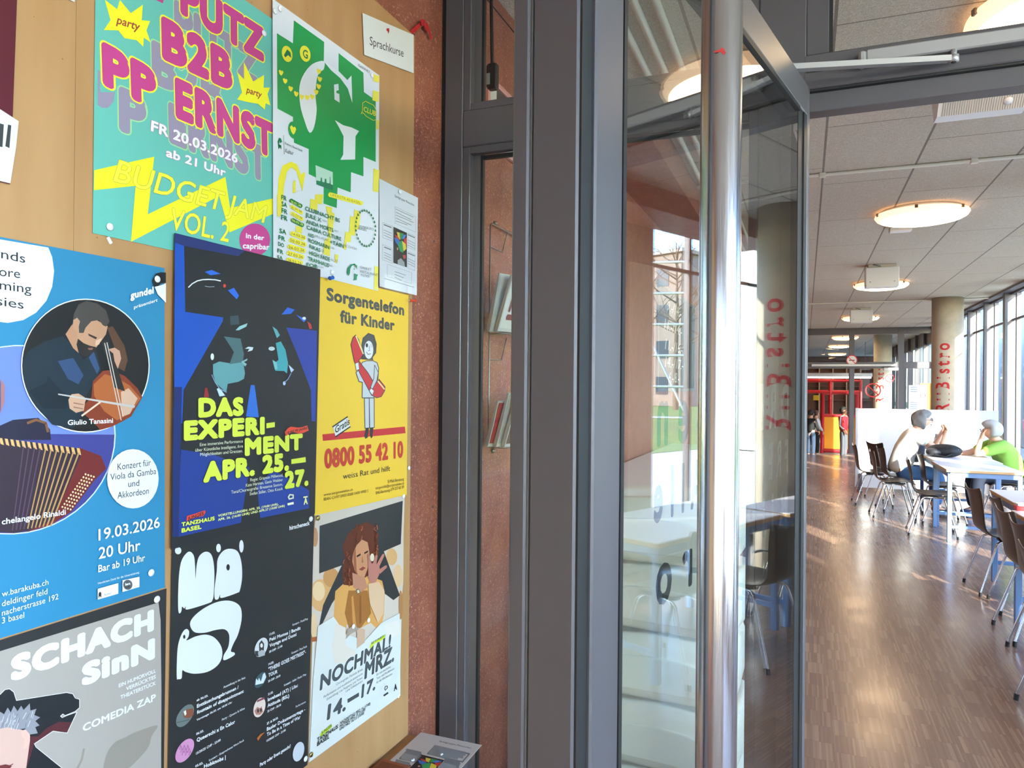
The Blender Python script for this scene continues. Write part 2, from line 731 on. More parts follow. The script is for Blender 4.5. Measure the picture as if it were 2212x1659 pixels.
# glazed screen: left fixed light, transom, fanlights, hinge post, header
y0, y1 = SY, SY + 0.075
jl0, jl1 = -1.100, -1.034
HT = 2.452
scr = struct_root('window_3')
mb = MB()
mb.rbox(jl0, jl1, y0, y1, 0, CZ, frame_m, 0.003)                  # wall jamb
mb.rbox(jl1, -0.012, y0, y1, HZ + 0.018, HT - 0.012, frame_m, 0.003)   # transom over the fixed light
mb.rbox(-0.125, -0.004, y0 + 0.001, y1, 0, CZ, frame_m, 0.003)     # hinge post
mb.rbox(jl1, -0.1, y0, y1, 0, 0.09, frame_m, 0.003)
mb.box(-1.116, -1.100, y0 + 0.01, y1, 0, CZ, dark_gasket)
mb.build('frame', scr)
mb = MB()
for (za, zb_) in ((0.09, HZ + 0.018), (HT - 0.012, CZ)):
    mb.rbox(jl1, jl1 + 0.026, y0 + 0.003, y0 + 0.03, za, zb_, frame_m, 0.002)
    mb.rbox(-0.150, -0.125, y0 + 0.003, y0 + 0.03, za, zb_, frame_m, 0.002)
    mb.rbox(jl1 + 0.026, -0.150, y0 + 0.003, y0 + 0.03, zb_ - 0.024, zb_, frame_m, 0.002)
    mb.rbox(jl1 + 0.026, -0.150, y0 + 0.003, y0 + 0.03, za, za + 0.024, frame_m, 0.002)
    mb.box(jl1 + 0.026, jl1 + 0.052, y0 + 0.030, y0 + 0.042, za, zb_, bead_m)
mb.build('glazing_bead', scr)
mb = MB()
for (za, zb_) in ((0.09, HZ + 0.018), (HT - 0.012, CZ)):
    mb.box(jl1 + 0.052, jl1 + 0.060, y0 + 0.030, y0 + 0.046, za, zb_, dark_gasket)
    mb.box(jl1 + 0.052, -0.15, y0 + 0.032, y0 + 0.046, zb_ - 0.036, zb_ - 0.024, dark_gasket)
mb.build('gasket', scr)
for (za, zb_) in ((0.10, HZ + 0.01), (HT - 0.004, CZ - 0.01)):
    mb = MB()
    mb.box(jl1 + 0.05, -0.135, y0 + 0.036, y0 + 0.044, za, zb_, glass_clear)
    mb.build('pane', scr)

hd = struct_root('window_4')
mb = MB()
mb.rbox(-0.010, 1.30, y0, y1, HZ + 0.055, HT, frame_m, 0.003)
mb.rbox(-0.008, 1.30, y0 + 0.024, y1 + 0.004, HZ, HZ + 0.056, frame_m, 0.002)
mb.rbox(1.195, 1.32, y0, y1, 0, CZ, frame_m, 0.003)
mb.rbox(-0.004, 0.052, y0 + 0.004, y0 + 0.05, HT, CZ, frame_m, 0.002)
mb.rbox(2.74, RX, y0, y1, 0, CZ, frame_m, 0.003)
mb.rbox(1.32, 2.74, y0, y1, HZ, HT, frame_m, 0.003)
mb.build('frame', hd)
mb = MB()
mb.box(0.0, 1.195, y0 + 0.008, y0 + 0.03, HZ + 0.050, HZ + 0.0555, dark_gasket)
mb.box(-0.004, 1.195, y0 - 0.001, y0 + 0.002, HZ + 0.098, HZ + 0.101, dark_gasket)
mb.box(0.052, 0.062, y0 + 0.02, y0 + 0.05, HT, CZ, dark_gasket)
mb.build('gasket', hd)
for b in ((0.06, 1.2, y0 + 0.03, y0 + 0.036, HT, CZ), (1.32, 2.74, y0 + 0.03, y0 + 0.036, HT, CZ), (1.32, 2.74, y0 + 0.03, y0 + 0.036, 0, HZ)):
    mb = MB()
    mb.box(*b, glass_clear)
    mb.build('pane', hd)

# ------------------------------------------------------------------ the open door leaf
DA = math.radians(12.5)
DD = Vector((-math.sin(DA), -math.cos(DA), 0))     # from the hinge towards the handle
DN = Vector((math.cos(DA), -math.sin(DA), 0))      # bistro face of the leaf
H0 = Vector((0.004, SY, 0))
DTOP = 2.366


def dp(s, n, z):
    return H0 + DD * s + DN * n + Vector((0, 0, z))


def on_door(px, py, n=0.0):
    d = ray(px, py)
    t = ((H0 + DN * n) - EYE).dot(DN) / d.dot(DN)
    p = EYE + d * t
    return (p - H0).dot(DD), p.z


def dbox(mb, s0, s1, n0, n1, z0, z1, m, r=0.0):
    if r:
        tmp = MB()
        tmp.rbox(s0, s1, n0, n1, z0, z1, m, r)
        mb.mesh([dp(*v) for v in tmp.v], [tuple(reversed(f)) for f in tmp.f], m)
    else:
        mb.hexa([dp(a, b, c) for a, b, c in [(s0, n0, z0), (s0, n1, z0), (s1, n1, z0), (s1, n0, z0), (s0, n0, z1), (s0, n1, z1), (s1, n1, z1), (s1, n0, z1)]], m)


GL, GR_ = on_door(1340, 1000)[0], on_door(1723, 1000)[0]        # glass edges along the leaf
SC = on_door(1281, 1000)[0]                                     # front corner of the closing stile
SE = on_door(1255, 1000)[0]                                     # free edge of the leaf
ST = on_door(1738.5, 1000)[0]
RAIL = 0.083


def depth_at(px, s):
    """how far behind the bistro face the point seen at px lies on the leaf's free edge"""
    d = ray(px, 1000)
    p = H0 + DD * s
    k = d.y / d.x
    # p - DN*t lies on the sight line through the lens
    return (p.y - EYE.y - k * (p.x - EYE.x)) / (DN.y - k * DN.x)


T0, T1 = depth_at(1142, SE), depth_at(1100, SE)
door = struct_root('door_1', 'glazed door leaf standing open with a tall bar handle')
mb = MB()
T = 0.06
dbox(mb, GL, SC, -T, 0, 0.012, DTOP, frame_m, 0.003)                     # closing stile
dbox(mb, -0.010, ST, -T, 0, 0.012, DTOP, frame_m, 0.003)                 # hinge stile
dbox(mb, ST - 0.004, GL, -T, 0, DTOP - RAIL, DTOP, frame_m, 0.003)       # top rail
dbox(mb, ST - 0.004, GL, -T, 0, 0.012, 0.16, frame_m, 0.003)             # bottom rail
mb.build('leaf_frame', door)
mb = MB()
dbox(mb, SC - 0.004, SE, -T0, -0.009, 0.012, DTOP, frame_m, 0.003)       # rebated edge
dbox(mb, GL + 0.03, SE + 0.003, -T1, -T0 - 0.0015, 0.012, DTOP, frame_m, 0.005)
mb.build('edge_profile', door)
mb = MB()
dbox(mb, SE - 0.006, SE + 0.0006, -T0 - 0.0018, -T0 + 0.0002, 0.02, DTOP - 0.01, bead_m)
dbox(mb, SC - 0.002, SE - 0.004, -0.010, -0.006, 0.02, DTOP - 0.004, dark_gasket)
mb.build('edge_gasket', door)
mb = MB()
dbox(mb, ST, ST * 0.6 + GR_ * 0.4, -0.05, -0.001, 0.16, DTOP - RAIL, dark_gasket)
dbox(mb, ST * 0.6 + GR_ * 0.4, GR_, -0.05, -0.005, 0.16, DTOP - RAIL, dark_gasket)
dbox(mb, GL - 0.010, GL, -0.05, 0.001, 0.16, DTOP - RAIL, dark_gasket)
dbox(mb, GR_, GL, -0.05, 0.000, DTOP - RAIL - 0.012, DTOP - RAIL, dark_gasket)
dbox(mb, GR_, GL, -0.05, 0.002, 0.16, 0.172, dark_gasket)
mb.build('glass_gasket', door)
mb = MB()
dbox(mb, GR_ - 0.005, GL - 0.005, -0.014, -0.006, 0.165, DTOP - RAIL + 0.005, glass_door)
pane = mb.build('glass_pane', door)
# lettering stuck on the outer face of the pane, so it reads mirrored from here
vinyl = mat('black_vinyl', '#17191A', 0.55)
LOFF = -0.0146


def door_text(rows):
    mb = MB()
    for s, right, left, cap in rows:
        s0, zb0 = on_door(*right, LOFF)
        s1, zb1 = on_door(*left, LOFF)
        zc = on_door(right[0], right[1] - cap, LOFF)[1] - zb0
        p0, p1 = dp(s0, LOFF, zb0), dp(s1, LOFF, zb1)
        put_text(mb, s, p0, p1, p0 + Vector((0, 0, zc)), vinyl, 0.03, space=1.8)
    return mb


door_text([('DREIROSen', (1703, 920), (1419, 966), 90), ('FREIZEITHAlle', (1702, 1022), (1412, 1132), 74), ('RiiBistro', (1699, 1128), (1416, 1316), 82)]).build('lettering', door)
# bar handle
hs, hn = 1.01, 0.100
mb = MB()
hp = dp(hs, hn, 0)
mb.tube([hp + Vector((0, 0, z)) for z in (0.35, 0.36, 2.32, 2.33)], [0.025, 0.0295, 0.0295, 0.025], stainless, 32)
hb = mb.build('bar_handle', door)
hd_ = ray(1546, 66)
hz = (EYE + hd_ * (1.0 / hd_.y)).z
fm0 = (Vector((EYE.x, EYE.y, 0)) - Vector((hp.x, hp.y, 0))).normalized()
side = Vector((-fm0.y, fm0.x, 0))
mb = MB()
for u_, v_, w_, h_ in ((-0.006, 0.0, 0.006, 0.002), (0.0, 0.001, 0.004, 0.004), (0.003, -0.003, 0.003, 0.003)):
    c_ = hp + fm0 * 0.0296 + Vector((0, 0, hz + v_)) + side * u_
    mb.face([c_ - side * w_ - Vector((0, 0, h_ * .3)), c_ - Vector((0, 0, h_)), c_ + side * w_, c_ + Vector((0, 0, h_))], mat('red_mark', '#C02A26', 0.5))
mb.build('red_scuff', hb)
mb = MB()
for z in (0.6, 2.25):
    mb.tube([dp(hs, 0.0, z), dp(hs, hn - 0.02, z)], 0.012, stainless, 16)
    mb.tube([dp(hs, -0.024, z), dp(hs, 0.004, z)], 0.022, stainless, 20)
mb.build('handle_mount', hb)
mb = MB()
for k, z in enumerate((0.3, 1.2, 2.1)):
    mb.tube([dp(-0.004, -0.072, z - 0.06), dp(-0.004, -0.072, z + 0.06)], 0.011, frame_m, 12)
mb.build('hinge', door)

# ------------------------------------------------------------------ bistro window wall: bays of fixed glazing
blind_m = mat('grey_window_panel', '#B9BBB8', 0.6)
edges = [2.2 + 1.323 * k for k in range(14)]
for k in range(13):
    a, b = edges[k], edges[k + 1]
    pane_window('window_%d' % (k + 6), [(RX - 0.10, RX + 0.06, a - 0.03, a + 0.03, 0.0, CZ), (RX - 0.02, RX + 0.05, a + 0.03, b - 0.03, 0.0, 0.07), (RX - 0.02, RX + 0.05, a + 0.03, b - 0.03, CZ - 0.06, CZ),
                                        (RX + 0.0, RX + 0.03, a + 0.03, b - 0.03, 2.60, 2.63), (RX - 0.01, RX + 0.05, b - 0.30, b - 0.25, 0.07, CZ - 0.06)],
                [(RX + 0.018, RX + 0.026, a + 0.03, b - 0.03, 0.07, CZ - 0.06)],
                extra=(('blind_panel', [(RX - 0.015, RX + 0.012, a + 0.03, a + 0.48, 0.07, 2.60)], blind_m), ('head_panel', [(RX - 0.015, RX + 0.012, a + 0.03, a + 0.48, 2.63, CZ - 0.06)], frame_m)))
pane_window('window_19', [(RX - 0.10, RX + 0.06, FY - 0.06, FY + 0.06, 0, CZ)], None)
S('trim_2', [(RX - 0.14, RX + 0.02, 2.2, 19.4, CZ - 0.03, CZ)], frame_m)
# the room beyond has the same windows
for k in range(10):
    a, b = FY + 0.06 + 1.5 * k, FY + 0.06 + 1.5 * (k + 1)
    pane_window('window_%d' % (k + 20), [(RX - 0.08, RX + 0.06, b - 0.06, b, -0.20, CZ), (RX - 0.02, RX + 0.05, a, b - 0.06, CZ - 0.35, CZ)], [(RX + 0.018, RX + 0.026, a, b - 0.06, -0.20, CZ - 0.35)])

# far glazed partition
fr, pn = [], []
xm = [on_y(p, 760, FY).x for p in (1742, 1840, 1947)]
zt0, zt1 = on_y(1850, 796, FY).z, on_y(1850, 782, FY).z
ztop = on_y(1850, 716, FY).z
fr += [(-1.10, RX, FY, FY + 0.08, ztop - 0.07, CZ), (-1.10, RX, FY, FY + 0.08, zt0, zt1)]
xs = [(-1.10, -1.0), (xm[0] - 0.05, xm[0] + 0.03), (xm[1] - 0.06, xm[1] + 0.06), (xm[2] - 0.07, xm[2] + 0.06), (RX - 0.06, RX)]
for a, b in xs:
    fr.append((a, b, FY - 0.006, FY + 0.09, 0 if a > 0.9 or a < -0.9 else zt1, CZ))
fr += [(xm[1] - 0.045, xm[1] + 0.035, FY - 0.02, FY + 0.03, 0, zt0)]
for (_, a), (b, _) in zip(xs[:-1], xs[1:]):
    pn.append((a, b, FY + 0.04, FY + 0.046, zt1, ztop - 0.07))
pn += [(xm[1] + 0.03, xm[2] - 0.06, FY + 0.04, FY + 0.046, 0, zt0), (xm[2] + 0.06, RX - 0.06, FY + 0.04, FY + 0.046, 0, zt0)]
pane_window('window_5', fr, pn)
# ------------------------------------------------------------------ notice board sheets
class Poster:
    def __init__(self, name, label, cat, corners, depth, color, z=None, group=None, thick=0.0003):
        self.d, self.z, self.n = depth, z, 0
        self.parts = {}
        self.off = thick
        mb = MB()
        a = [on_x(px, py, PAPER + depth) for px, py in corners]
        b = [on_x(px, py, PAPER + depth) + Vector((thick, 0, 0)) for px, py in corners]
        mb.hexa(a + b, ink(color))
        self.o = mb.build(name)
        tag(self.o, label, cat, group)

    def lift(self):
        return Vector((self.off + 0.00003 + 0.00003 * self.n, 0, 0))

    def W(self, u, v):
        px, py = self.z(u, v) if self.z else (u, v)
        return on_x(px, py, PAPER + self.d)

    def mb(self, part):
        return self.parts.setdefault(part, MB())

    def fresh(self, part):
        """what follows is another part of the same kind"""
        if part in self.parts:
            self.parts['%s.%03d' % (part, len(self.parts))] = self.parts.pop(part)

    def poly(self, part, pts, color, m=None):
        self.n += 1
        l = self.lift()
        self.mb(part).face([self.W(*p) + l for p in pts], m or ink(color))

    def ell(self, part, c, rx, ry, color, tilt=0.0, n=28):
        t = math.tan(tilt)
        self.poly(part, [(c[0] + rx * math.cos(2 * math.pi * k / n), c[1] + ry * math.sin(2 * math.pi * k / n) + t * rx * math.cos(2 * math.pi * k / n)) for k in range(n)], color)

    def line(self, part, pts, w, color):
        """a stroke of width w along a polyline, in the same pixel units"""
        self.n += 1
        l = self.lift()
        for (a, b) in zip(pts[:-1], pts[1:]):
            dx, dy = b[0] - a[0], b[1] - a[1]
            L = math.hypot(dx, dy) or 1
            nx, ny = -dy / L * w / 2, dx / L * w / 2
            ex, ey = dx / L * w * 0.3, dy / L * w * 0.3
            self.mb(part).face([self.W(a[0] + nx - ex, a[1] + ny - ey) + l, self.W(b[0] + nx + ex, b[1] + ny + ey) + l,
                                self.W(b[0] - nx + ex, b[1] - ny + ey) + l, self.W(a[0] - nx - ex, a[1] - ny - ey) + l], ink(color))

    def loop(self, part, pts, w, color):
        self.line(part, list(pts) + [pts[0]], w, color)

    def text(self, part, s, bl, br, tl, color, bold=0.0, shear=0.0, out=None, ow=0.03, res=3):
        """tl: the pixel above bl where capitals end, or a height in pixels"""
        if isinstance(tl, (int, float)):
            tl = (bl[0], bl[1] - tl)
        p0, p1, pt = self.W(*bl), self.W(*br), self.W(*tl)
        sp = 1.0 + max(0.0, bold - 0.02) * 2.6
        res = 4 if bold > 0.04 else res
        if out:
            self.n += 1
            put_text(self.mb(part), s, p0, p1, pt, ink(out), bold + ow, shear, self.lift(), res=res, base=bold, space=sp)
        self.n += 1
        put_text(self.mb(part), s, p0, p1, pt, ink(color), bold, shear, self.lift(), res=res, space=sp)

    def pill(self, part, a, b, r, color, tilt=0.35):
        pts = []
        for k in range(9):
            t = math.pi / 2 + math.pi * k / 8
            pts.append((a[0] + r * math.cos(t), a[1] - r * math.sin(t)))
        for k in range(9):
            t = -math.pi / 2 + math.pi * k / 8
            pts.append((b[0] + r * math.cos(t), b[1] - r * math.sin(t)))
        self.poly(part, pts, color)

    def done(self):
        for k, m in self.parts.items():
            m.build(k.split('.')[0], self.o)
        return self.o


def smooth_poly(pts, k=4):
    out = []
    n = len(pts)
    for i in range(n):
        p0, p1, p2, p3 = pts[i - 1], pts[i], pts[(i + 1) % n], pts[(i + 2) % n]
        for j in range(k):
            t = j / k
            out.append(tuple(0.5 * (2 * p1[a] + (p2[a] - p0[a]) * t + (2 * p0[a] - 5 * p1[a] + 4 * p2[a] - p3[a]) * t * t + (3 * p1[a] - p0[a] - 3 * p2[a] + p3[a]) * t ** 3) for a in (0, 1)))
    return out


# ---- turquoise party poster
z1 = zoomed(0, 0, 2.963)
P = Poster('party_poster', 'turquoise poster with fat magenta letters B2B and a yellow zigzag', 'poster',
           [(208, -222), (595, 46), (592, 588), (200, 503.5)], 0.0015, '#69B9AD', z1)
MG, YL, LI = '#C4458C', '#F2EA35', '#978DA6'
rows = [('PUTZ', (1152, 88), (1690, 402), (1150, -165), (-38, 155)),
        ('B2B', (1035, 378), (1490, 592), (1028, 95), (-62, 152)),
        ('PP', (655, 545), (1005, 712), (645, 258), (-90, 195)),
        ('ERNST', (1122, 755), (1752, 1018), (1115, 488), (-42, 158))]
for s, bl, br, tl, (dx, dy) in rows:
    f = lambda p: (p[0] + dx, p[1] + dy)
    br2 = f(br)
    if s == 'PP':
        P.text('shadow_lettering', 'P', (760, 838), (940, 905), (757, 545), LI, 0.065, 0, '#9FD69B', 0.025)
        P.poly('shadow_lettering', [(624, 445), (640, 455), (640, 590), (735, 590), (725, 650), (690, 690), (650, 690), (624, 672)], LI)
    else:
        P.text('shadow_lettering', s, f(bl), br2, f(tl), LI, 0.065, 0, '#9FD69B', 0.025)
P.poly('headline', [(985, -40), (1050, -40), (1042, 22), (985, -5)], MG)
for s, bl, br, tl, _ in rows:
    P.text('headline', s, bl, br, tl, MG, 0.065, 0, YL, 0.03)
star1 = [(668, -2), (705, 130), (662, 193), (755, 195), (795, 245), (872, 258), (915, 300), (918, 242), (962, 272), (935, 195), (958, 135), (905, 130), (912, 30), (835, 85), (765, 0), (748, 60)]
star2 = [(1558, 395), (1618, 522), (1688, 480), (1685, 562), (1727, 560), (1710, 602), (1728, 675), (1698, 662), (1692, 702), (1650, 665), (1590, 655), (1515, 637), (1547, 592), (1515, 460), (1560, 510)]
P.poly('party_star', star1, '#F4EC2E')
P.text('party_star', 'party', (740, 150), (893, 200), (742, 95), '#A2463C', 0.02, 0.2)
P.fresh('party_star')
P.poly('party_star', star2, '#F4EC2E')
P.text('party_star', 'party', (1572, 592), (1673, 628), (1574, 550), '#A2463C', 0.02, 0.2)
P.text('date_lettering', 'FR 20.03.2026', (962, 838), (1518, 1047), (966, 768), '#EFEAF2', 0.035, 0, '#B5508F', 0.02)
P.text('date_lettering', 'ab 21 Uhr', (1058, 1002), (1440, 1132), (1062, 945), '#EFEAF2', 0.035, 0, '#B5508F', 0.02)
P.poly('yellow_zigzag', [(600, 1090), (984, 1003), (943, 1372), (1440, 1132), (1470, 1332), (1754, 1268), (1753, 1366), (1466, 1488), (1400, 1255), (835, 1548), (865, 1190), (598, 1218)], '#F0E62B')
P.text('title_lettering', 'BUDGET JAM', (720, 1160), (1700, 1432), (738, 1015), '#F3E944', 0.012, 0.15, '#7F8A3C', 0.010)
P.text('title_lettering', 'VOL. 2', (1095, 1470), (1462, 1552), (1097, 1330), '#F3E944', 0.012, 0.15, '#7F8A3C', 0.010)
P.ell('venue_disc', (1628, 1535), 98, 104, '#C4458C')
P.text('venue_disc', 'in der', (1570, 1524), (1688, 1540), (1571, 1490), '#F2ECF3', 0.03)
P.text('venue_disc', 'capribar', (1550, 1590), (1720, 1600), (1552, 1552), '#F2ECF3', 0.03)
P.done()

# ---- green club programme
z2 = zoomed(560, 0, 2.514)
zb = zoomed(590, 420, 8.296)
P = Poster('club_poster', 'white poster with a stepped green shape around a big white G', 'poster',
           [z2(72, -8), z2(652, 410), z2(645, 1580), z2(76, 1440)], 0.006, '#DADCE5', z2)
GR, YE, DG = '#219650', '#EFDF3A', '#14744A'
P.poly('green_shape', [(187, 110), (352, 228), (350, 332), (430, 388), (430, 288), (565, 395), (568, 500), (632, 545), (632, 880), (565, 852), (565, 958), (498, 935), (496, 1045), (425, 1018), (420, 1130), (348, 1105), (350, 985), (268, 945), (268, 810), (188, 775), (182, 635), (98, 590), (95, 180), (182, 235)], GR)
WH = '#E2E4EA'
P.poly('big_letter', smooth_poly([(350, 332), (290, 347), (243, 400), (218, 470), (222, 570), (245, 655), (272, 720), (297, 690), (311, 600), (305, 520), (312, 430), (328, 392), (350, 375)]) + [(390, 382), (440, 425), (480, 480), (505, 560), (500, 410), (478, 435), (432, 388)], WH)
P.poly('big_letter', [(410, 652), (455, 680), (500, 692), (541, 712), (522, 740), (520, 866), (440, 868), (455, 840), (457, 740), (432, 690)], WH)
P.poly('big_letter', [(405, 460), (429, 455), (431, 490), (418, 493), (418, 505), (434, 510), (436, 558), (408, 540)], WH)
for c in [(118, 395), (140, 440), (170, 482), (200, 510), (230, 527), (260, 530), (287, 526), (308, 500), (322, 470), (328, 430), (323, 388)]:
    u, v = c
    P.fresh('heart')
    P.poly('heart', [(u - 13, v - 12), (u - 5, v - 16), (u, v - 9), (u + 6, v - 12), (u + 13, v - 4), (u + 8, v + 9), (u, v + 16), (u - 9, v + 6)], YE)
for c in ((150, 293), (248, 292)):
    P.fresh('yellow_disc')
    P.ell('yellow_disc', c, 29, 43, YE, 0.3)
P.text('yellow_disc', 'G', (235, 310), (262, 322), (236, 265), DG, 0.02)
P.poly('bird_mark', [(132, 300), (150, 268), (168, 285), (172, 315), (155, 300), (140, 312)], DG)
P.loop('speech_bubble', [(560, 560), (575, 550), (620, 572), (635, 600), (632, 650), (620, 655), (580, 632), (562, 612), (552, 618), (560, 600)], 3, YE)
P.text('speech_bubble', 'CLUB', (565, 605), (630, 632), (567, 577), YE, 0.02)
P.ell('heart_bubble', (183, 707), 28, 46, GR, 0.3)
P.poly('heart_bubble', [(165, 690), (174, 680), (183, 692), (192, 688), (199, 702), (192, 722), (183, 732), (172, 715)], YE)
P.poly('sponsor_mark', [(98, 768), (106, 748), (116, 752), (122, 770), (112, 778), (108, 766), (106, 784), (118, 790), (118, 812), (110, 800), (102, 812), (100, 786)], DG)
P.line('sponsor_mark', [(130, 735), (134, 838)], 2, '#5A6A66')
P.text('sponsor_mark', 'Kanton Basel-Stadt', (138, 783), (232, 826), 13, '#6A7270')
P.text('sponsor_mark', 'Kultur', (140, 828), (184, 843), 22, '#4A5552')
P.poly('yellow_letter', [(170, 878), (125, 900), (103, 970), (97, 1080), (99, 1170), (120, 1160), (133, 1010), (148, 935), (170, 908), (200, 930), (232, 1040), (248, 940), (238, 935), (225, 950), (203, 893)], YE)
P.poly('yellow_letter', [(182, 985), (195, 978), (196, 1045), (180, 1050)], YE)
P.poly('small_picture', [(303, 897), (397, 935), (398, 1035), (308, 1002)], '#B9D6C4')
P.poly('small_picture', [(308, 980), (330, 985), (332, 965), (338, 965), (340, 988), (352, 990), (354, 970), (362, 972), (364, 994), (380, 996), (381, 960), (384, 960), (386, 1000), (398, 1005), (398, 1035), (308, 1002)], '#2F7A58')
P.pill('address_pill', (385, 1058), (548, 1103), 13, YE)
P.text('address_pill', 'UFERSTR.40:BASEL', (384, 1064), (550, 1112), 15, '#9A8B4A')
for q in ([(615, 400), (650, 415), (648, 450), (618, 440)], [(615, 490), (648, 500), (645, 555), (612, 545)], [(635, 650), (650, 655), (645, 705), (632, 700)],
          [(618, 915), (650, 925), (645, 1045), (615, 1040)], [(625, 1445), (645, 1450), (640, 1575), (620, 1570)]):
    P.fresh('yellow_edging')
    P.poly('yellow_edging', q, '#E9DB55')
P.text('small_print', 'GANNET', (535, 360), (600, 400), 14, '#7C8484')
P.z = zb
for q in ([(660, 75), (740, 95), (750, 0), (890, 0), (865, 180), (790, 165), (780, 300), (650, 250)],
          [(930, 210), (1050, 235), (1045, 320), (1095, 345), (1060, 640), (1030, 700), (1010, 1110), (885, 1065), (920, 800), (980, 780), (970, 350), (945, 260)],
          [(1450, 270), (1510, 290), (1555, 360), (1530, 620), (1480, 640), (1445, 745), (1390, 730), (1380, 860), (1310, 850), (1300, 995), (1250, 970), (1290, 665), (1355, 680), (1375, 385), (1440, 400)],
          [(1100, 1070), (1160, 1085), (1140, 1240), (1095, 1215)], [(400, 560), (515, 590), (505, 705), (395, 670)], [(60, 0), (135, 0), (120, 390), (65, 400)]):
    P.fresh('yellow_step')
    P.poly('yellow_step', q, '#E9D84A')
for s, bl, br, h in [('FR', (135, 88), (232, 122), 84), ('SA', (140, 208), (240, 240), 86), ('FR', (140, 328), (245, 362), 88), ('FR', (135, 448), (247, 482), 88),
                     ('SA', (103, 690), (225, 725), 84), ('FR', (85, 806), (205, 844), 80), ('DO', (78, 918), (184, 955), 72), ('FR', (68, 1040), (170, 1078), 74)]:
    P.text('weekday_lettering', s, bl, br, h, DG, 0.025)
P.text('weekday_lettering', 'SA', (65, 1145), (160, 1175), 60, DG, 0.025)
for s, a, b, r, bl, br, h, c, tc in [
        ('30.01.26', (318, 115), (475, 205), 40, (300, 148), (486, 226), 46, '#137A3C', '#D8E060'),
        ('31.01.26', (333, 225), (485, 325), 38, (312, 248), (500, 330), 42, YE, '#8C7F45'),
        ('20.02.26', (338, 345), (495, 440), 38, (318, 365), (508, 448), 42, YE, '#8C7F45'),
        ('06.03.26', (348, 465), (505, 548), 40, (325, 480), (526, 566), 44, '#137A3C', '#D8E060'),
        ('14.03.26', (338, 702), (530, 780), 45, (318, 725), (555, 802), 46, YE, '#7A6E3C'),
        ('20.03.26', (318, 818), (540, 897), 45, (290, 845), (560, 922), 48, YE, '#7A6E3C'),
        ('26.03.26', (290, 936), (525, 1008), 45, (262, 965), (546, 1036), 50, YE, '#7A6E3C'),
        ('27.03.26', (272, 1052), (500, 1120), 44, (248, 1084), (520, 1152), 50, YE, '#7A6E3C'),
        ('28.03.26', (262, 1170), (480, 1225), 40, (234, 1200), (492, 1262), 48, YE, '#7A6E3C')]:
    P.fresh('date_pill')
    P.pill('date_pill', a, b, r, c)
    P.text('date_pill', s, bl, br, h, tc, 0.01)
for s, bl, br, h in [('CLUBNACHT BS', (560, 285), (1182, 508), 76), ('JULE X', (565, 396), (850, 500), 76), ('ANDA MORTS', (575, 518), (1065, 682), 74), ('CABRA CULTURE', (588, 624), (1205, 838), 74),
                     ('AED', (605, 745), (722, 786), 62), ('+TÁIN', (1000, 885), (1252, 965), 72), ('ROSMARIN', (622, 855), (990, 988), 72), ('RIKAS', (635, 962), (832, 1038), 70),
                     ('HIGH FADE', (632, 1080), (1005, 1205), 75), ('TRAMHAUS', (608, 1185), (985, 1310), 75), ('FOB', (582, 1288), (780, 1328), 66)]:
    P.text('act_lettering', s, bl, br, h, DG, 0.02)
for s, bl, br, h in [('CH', (870, 480), (942, 502), 32), ('AT', (1085, 662), (1155, 685), 32), ('IRL/CH', (738, 762), (970, 838), 38), ('DE', (1005, 965), (1080, 985), 36),
                     ('SCO/CH', (1262, 940), (1478, 998), 42), ('DE', (840, 1022), (902, 1040), 34), ('SCO', (1020, 1188), (1138, 1215), 40), ('NL', (985, 1283), (1058, 1302), 36), ('CH', (790, 1308), (880, 1328), 36)]:
    P.text('small_print', s, bl, br, h, '#8B9296')
for k in range(26):
    a = 2 * math.pi * k / 26
    u, v = 1640 + 178 * math.cos(a), 605 + 318 * math.sin(a) + 40 * math.cos(a)
    P.poly('drop_ring', [(u - 14, v + 14), (u - 12, v - 2), (u - 6, v - 26), (u + 8, v - 6), (u + 15, v + 18), (u, v + 26)], DG)
P.text('drop_ring', 'MUSIKBÜRO', (1515, 592), (1777, 648), 44, '#5F7A74')
P.text('drop_ring', 'BASEL', (1515, 628), (1658, 660), 42, '#5F7A74')
P.poly('venue_logo', [(1440, 1240), (1370, 1255), (1320, 1320), (1305, 1400), (1330, 1467), (1352, 1420), (1362, 1330), (1390, 1280), (1435, 1262), (1482, 1342), (1482, 1272), (1465, 1268)], '#1D8A5C')
P.poly('venue_logo', [(1430, 1418), (1500, 1440), (1482, 1468), (1475, 1535), (1425, 1542), (1442, 1480)], '#1D8A5C')
P.poly('venue_logo', [(1425, 1330), (1436, 1318), (1437, 1350), (1426, 1355)], '#1D8A5C')
P.text('venue_logo', 'GANNET', (1537, 1325), (1740, 1373), 44, '#5E6668', 0.005)
P.text('venue_logo', 'RESTAURANT', (1540, 1400), (1852, 1470), 44, '#5E6668', 0.005)
P.text('venue_logo', '+LIVE!', (1545, 1455), (1712, 1492), 38, '#5E6668', 0.005)
P.done()

# ---- language course slip
P = Poster('paper_slip', 'white paper slip reading Sprachkurse in the top corner of the board', 'sign',
           [z2(560, 70), z2(838, 190), z2(838, 398), z2(570, 298)], 0.003, '#DADBDC', z2)
P.text('lettering', 'Sprachkurse', (600, 243), (783, 310), 46, '#1C1C1E')
P.poly('staple_mark', [(690, 155), (705, 153), (706, 168), (700, 185), (697, 172), (691, 166)], '#B3202A')
P.done()

# ---- playgroup sheet in its plastic sleeve
s4 = zoomed(800, 400, 6.909)


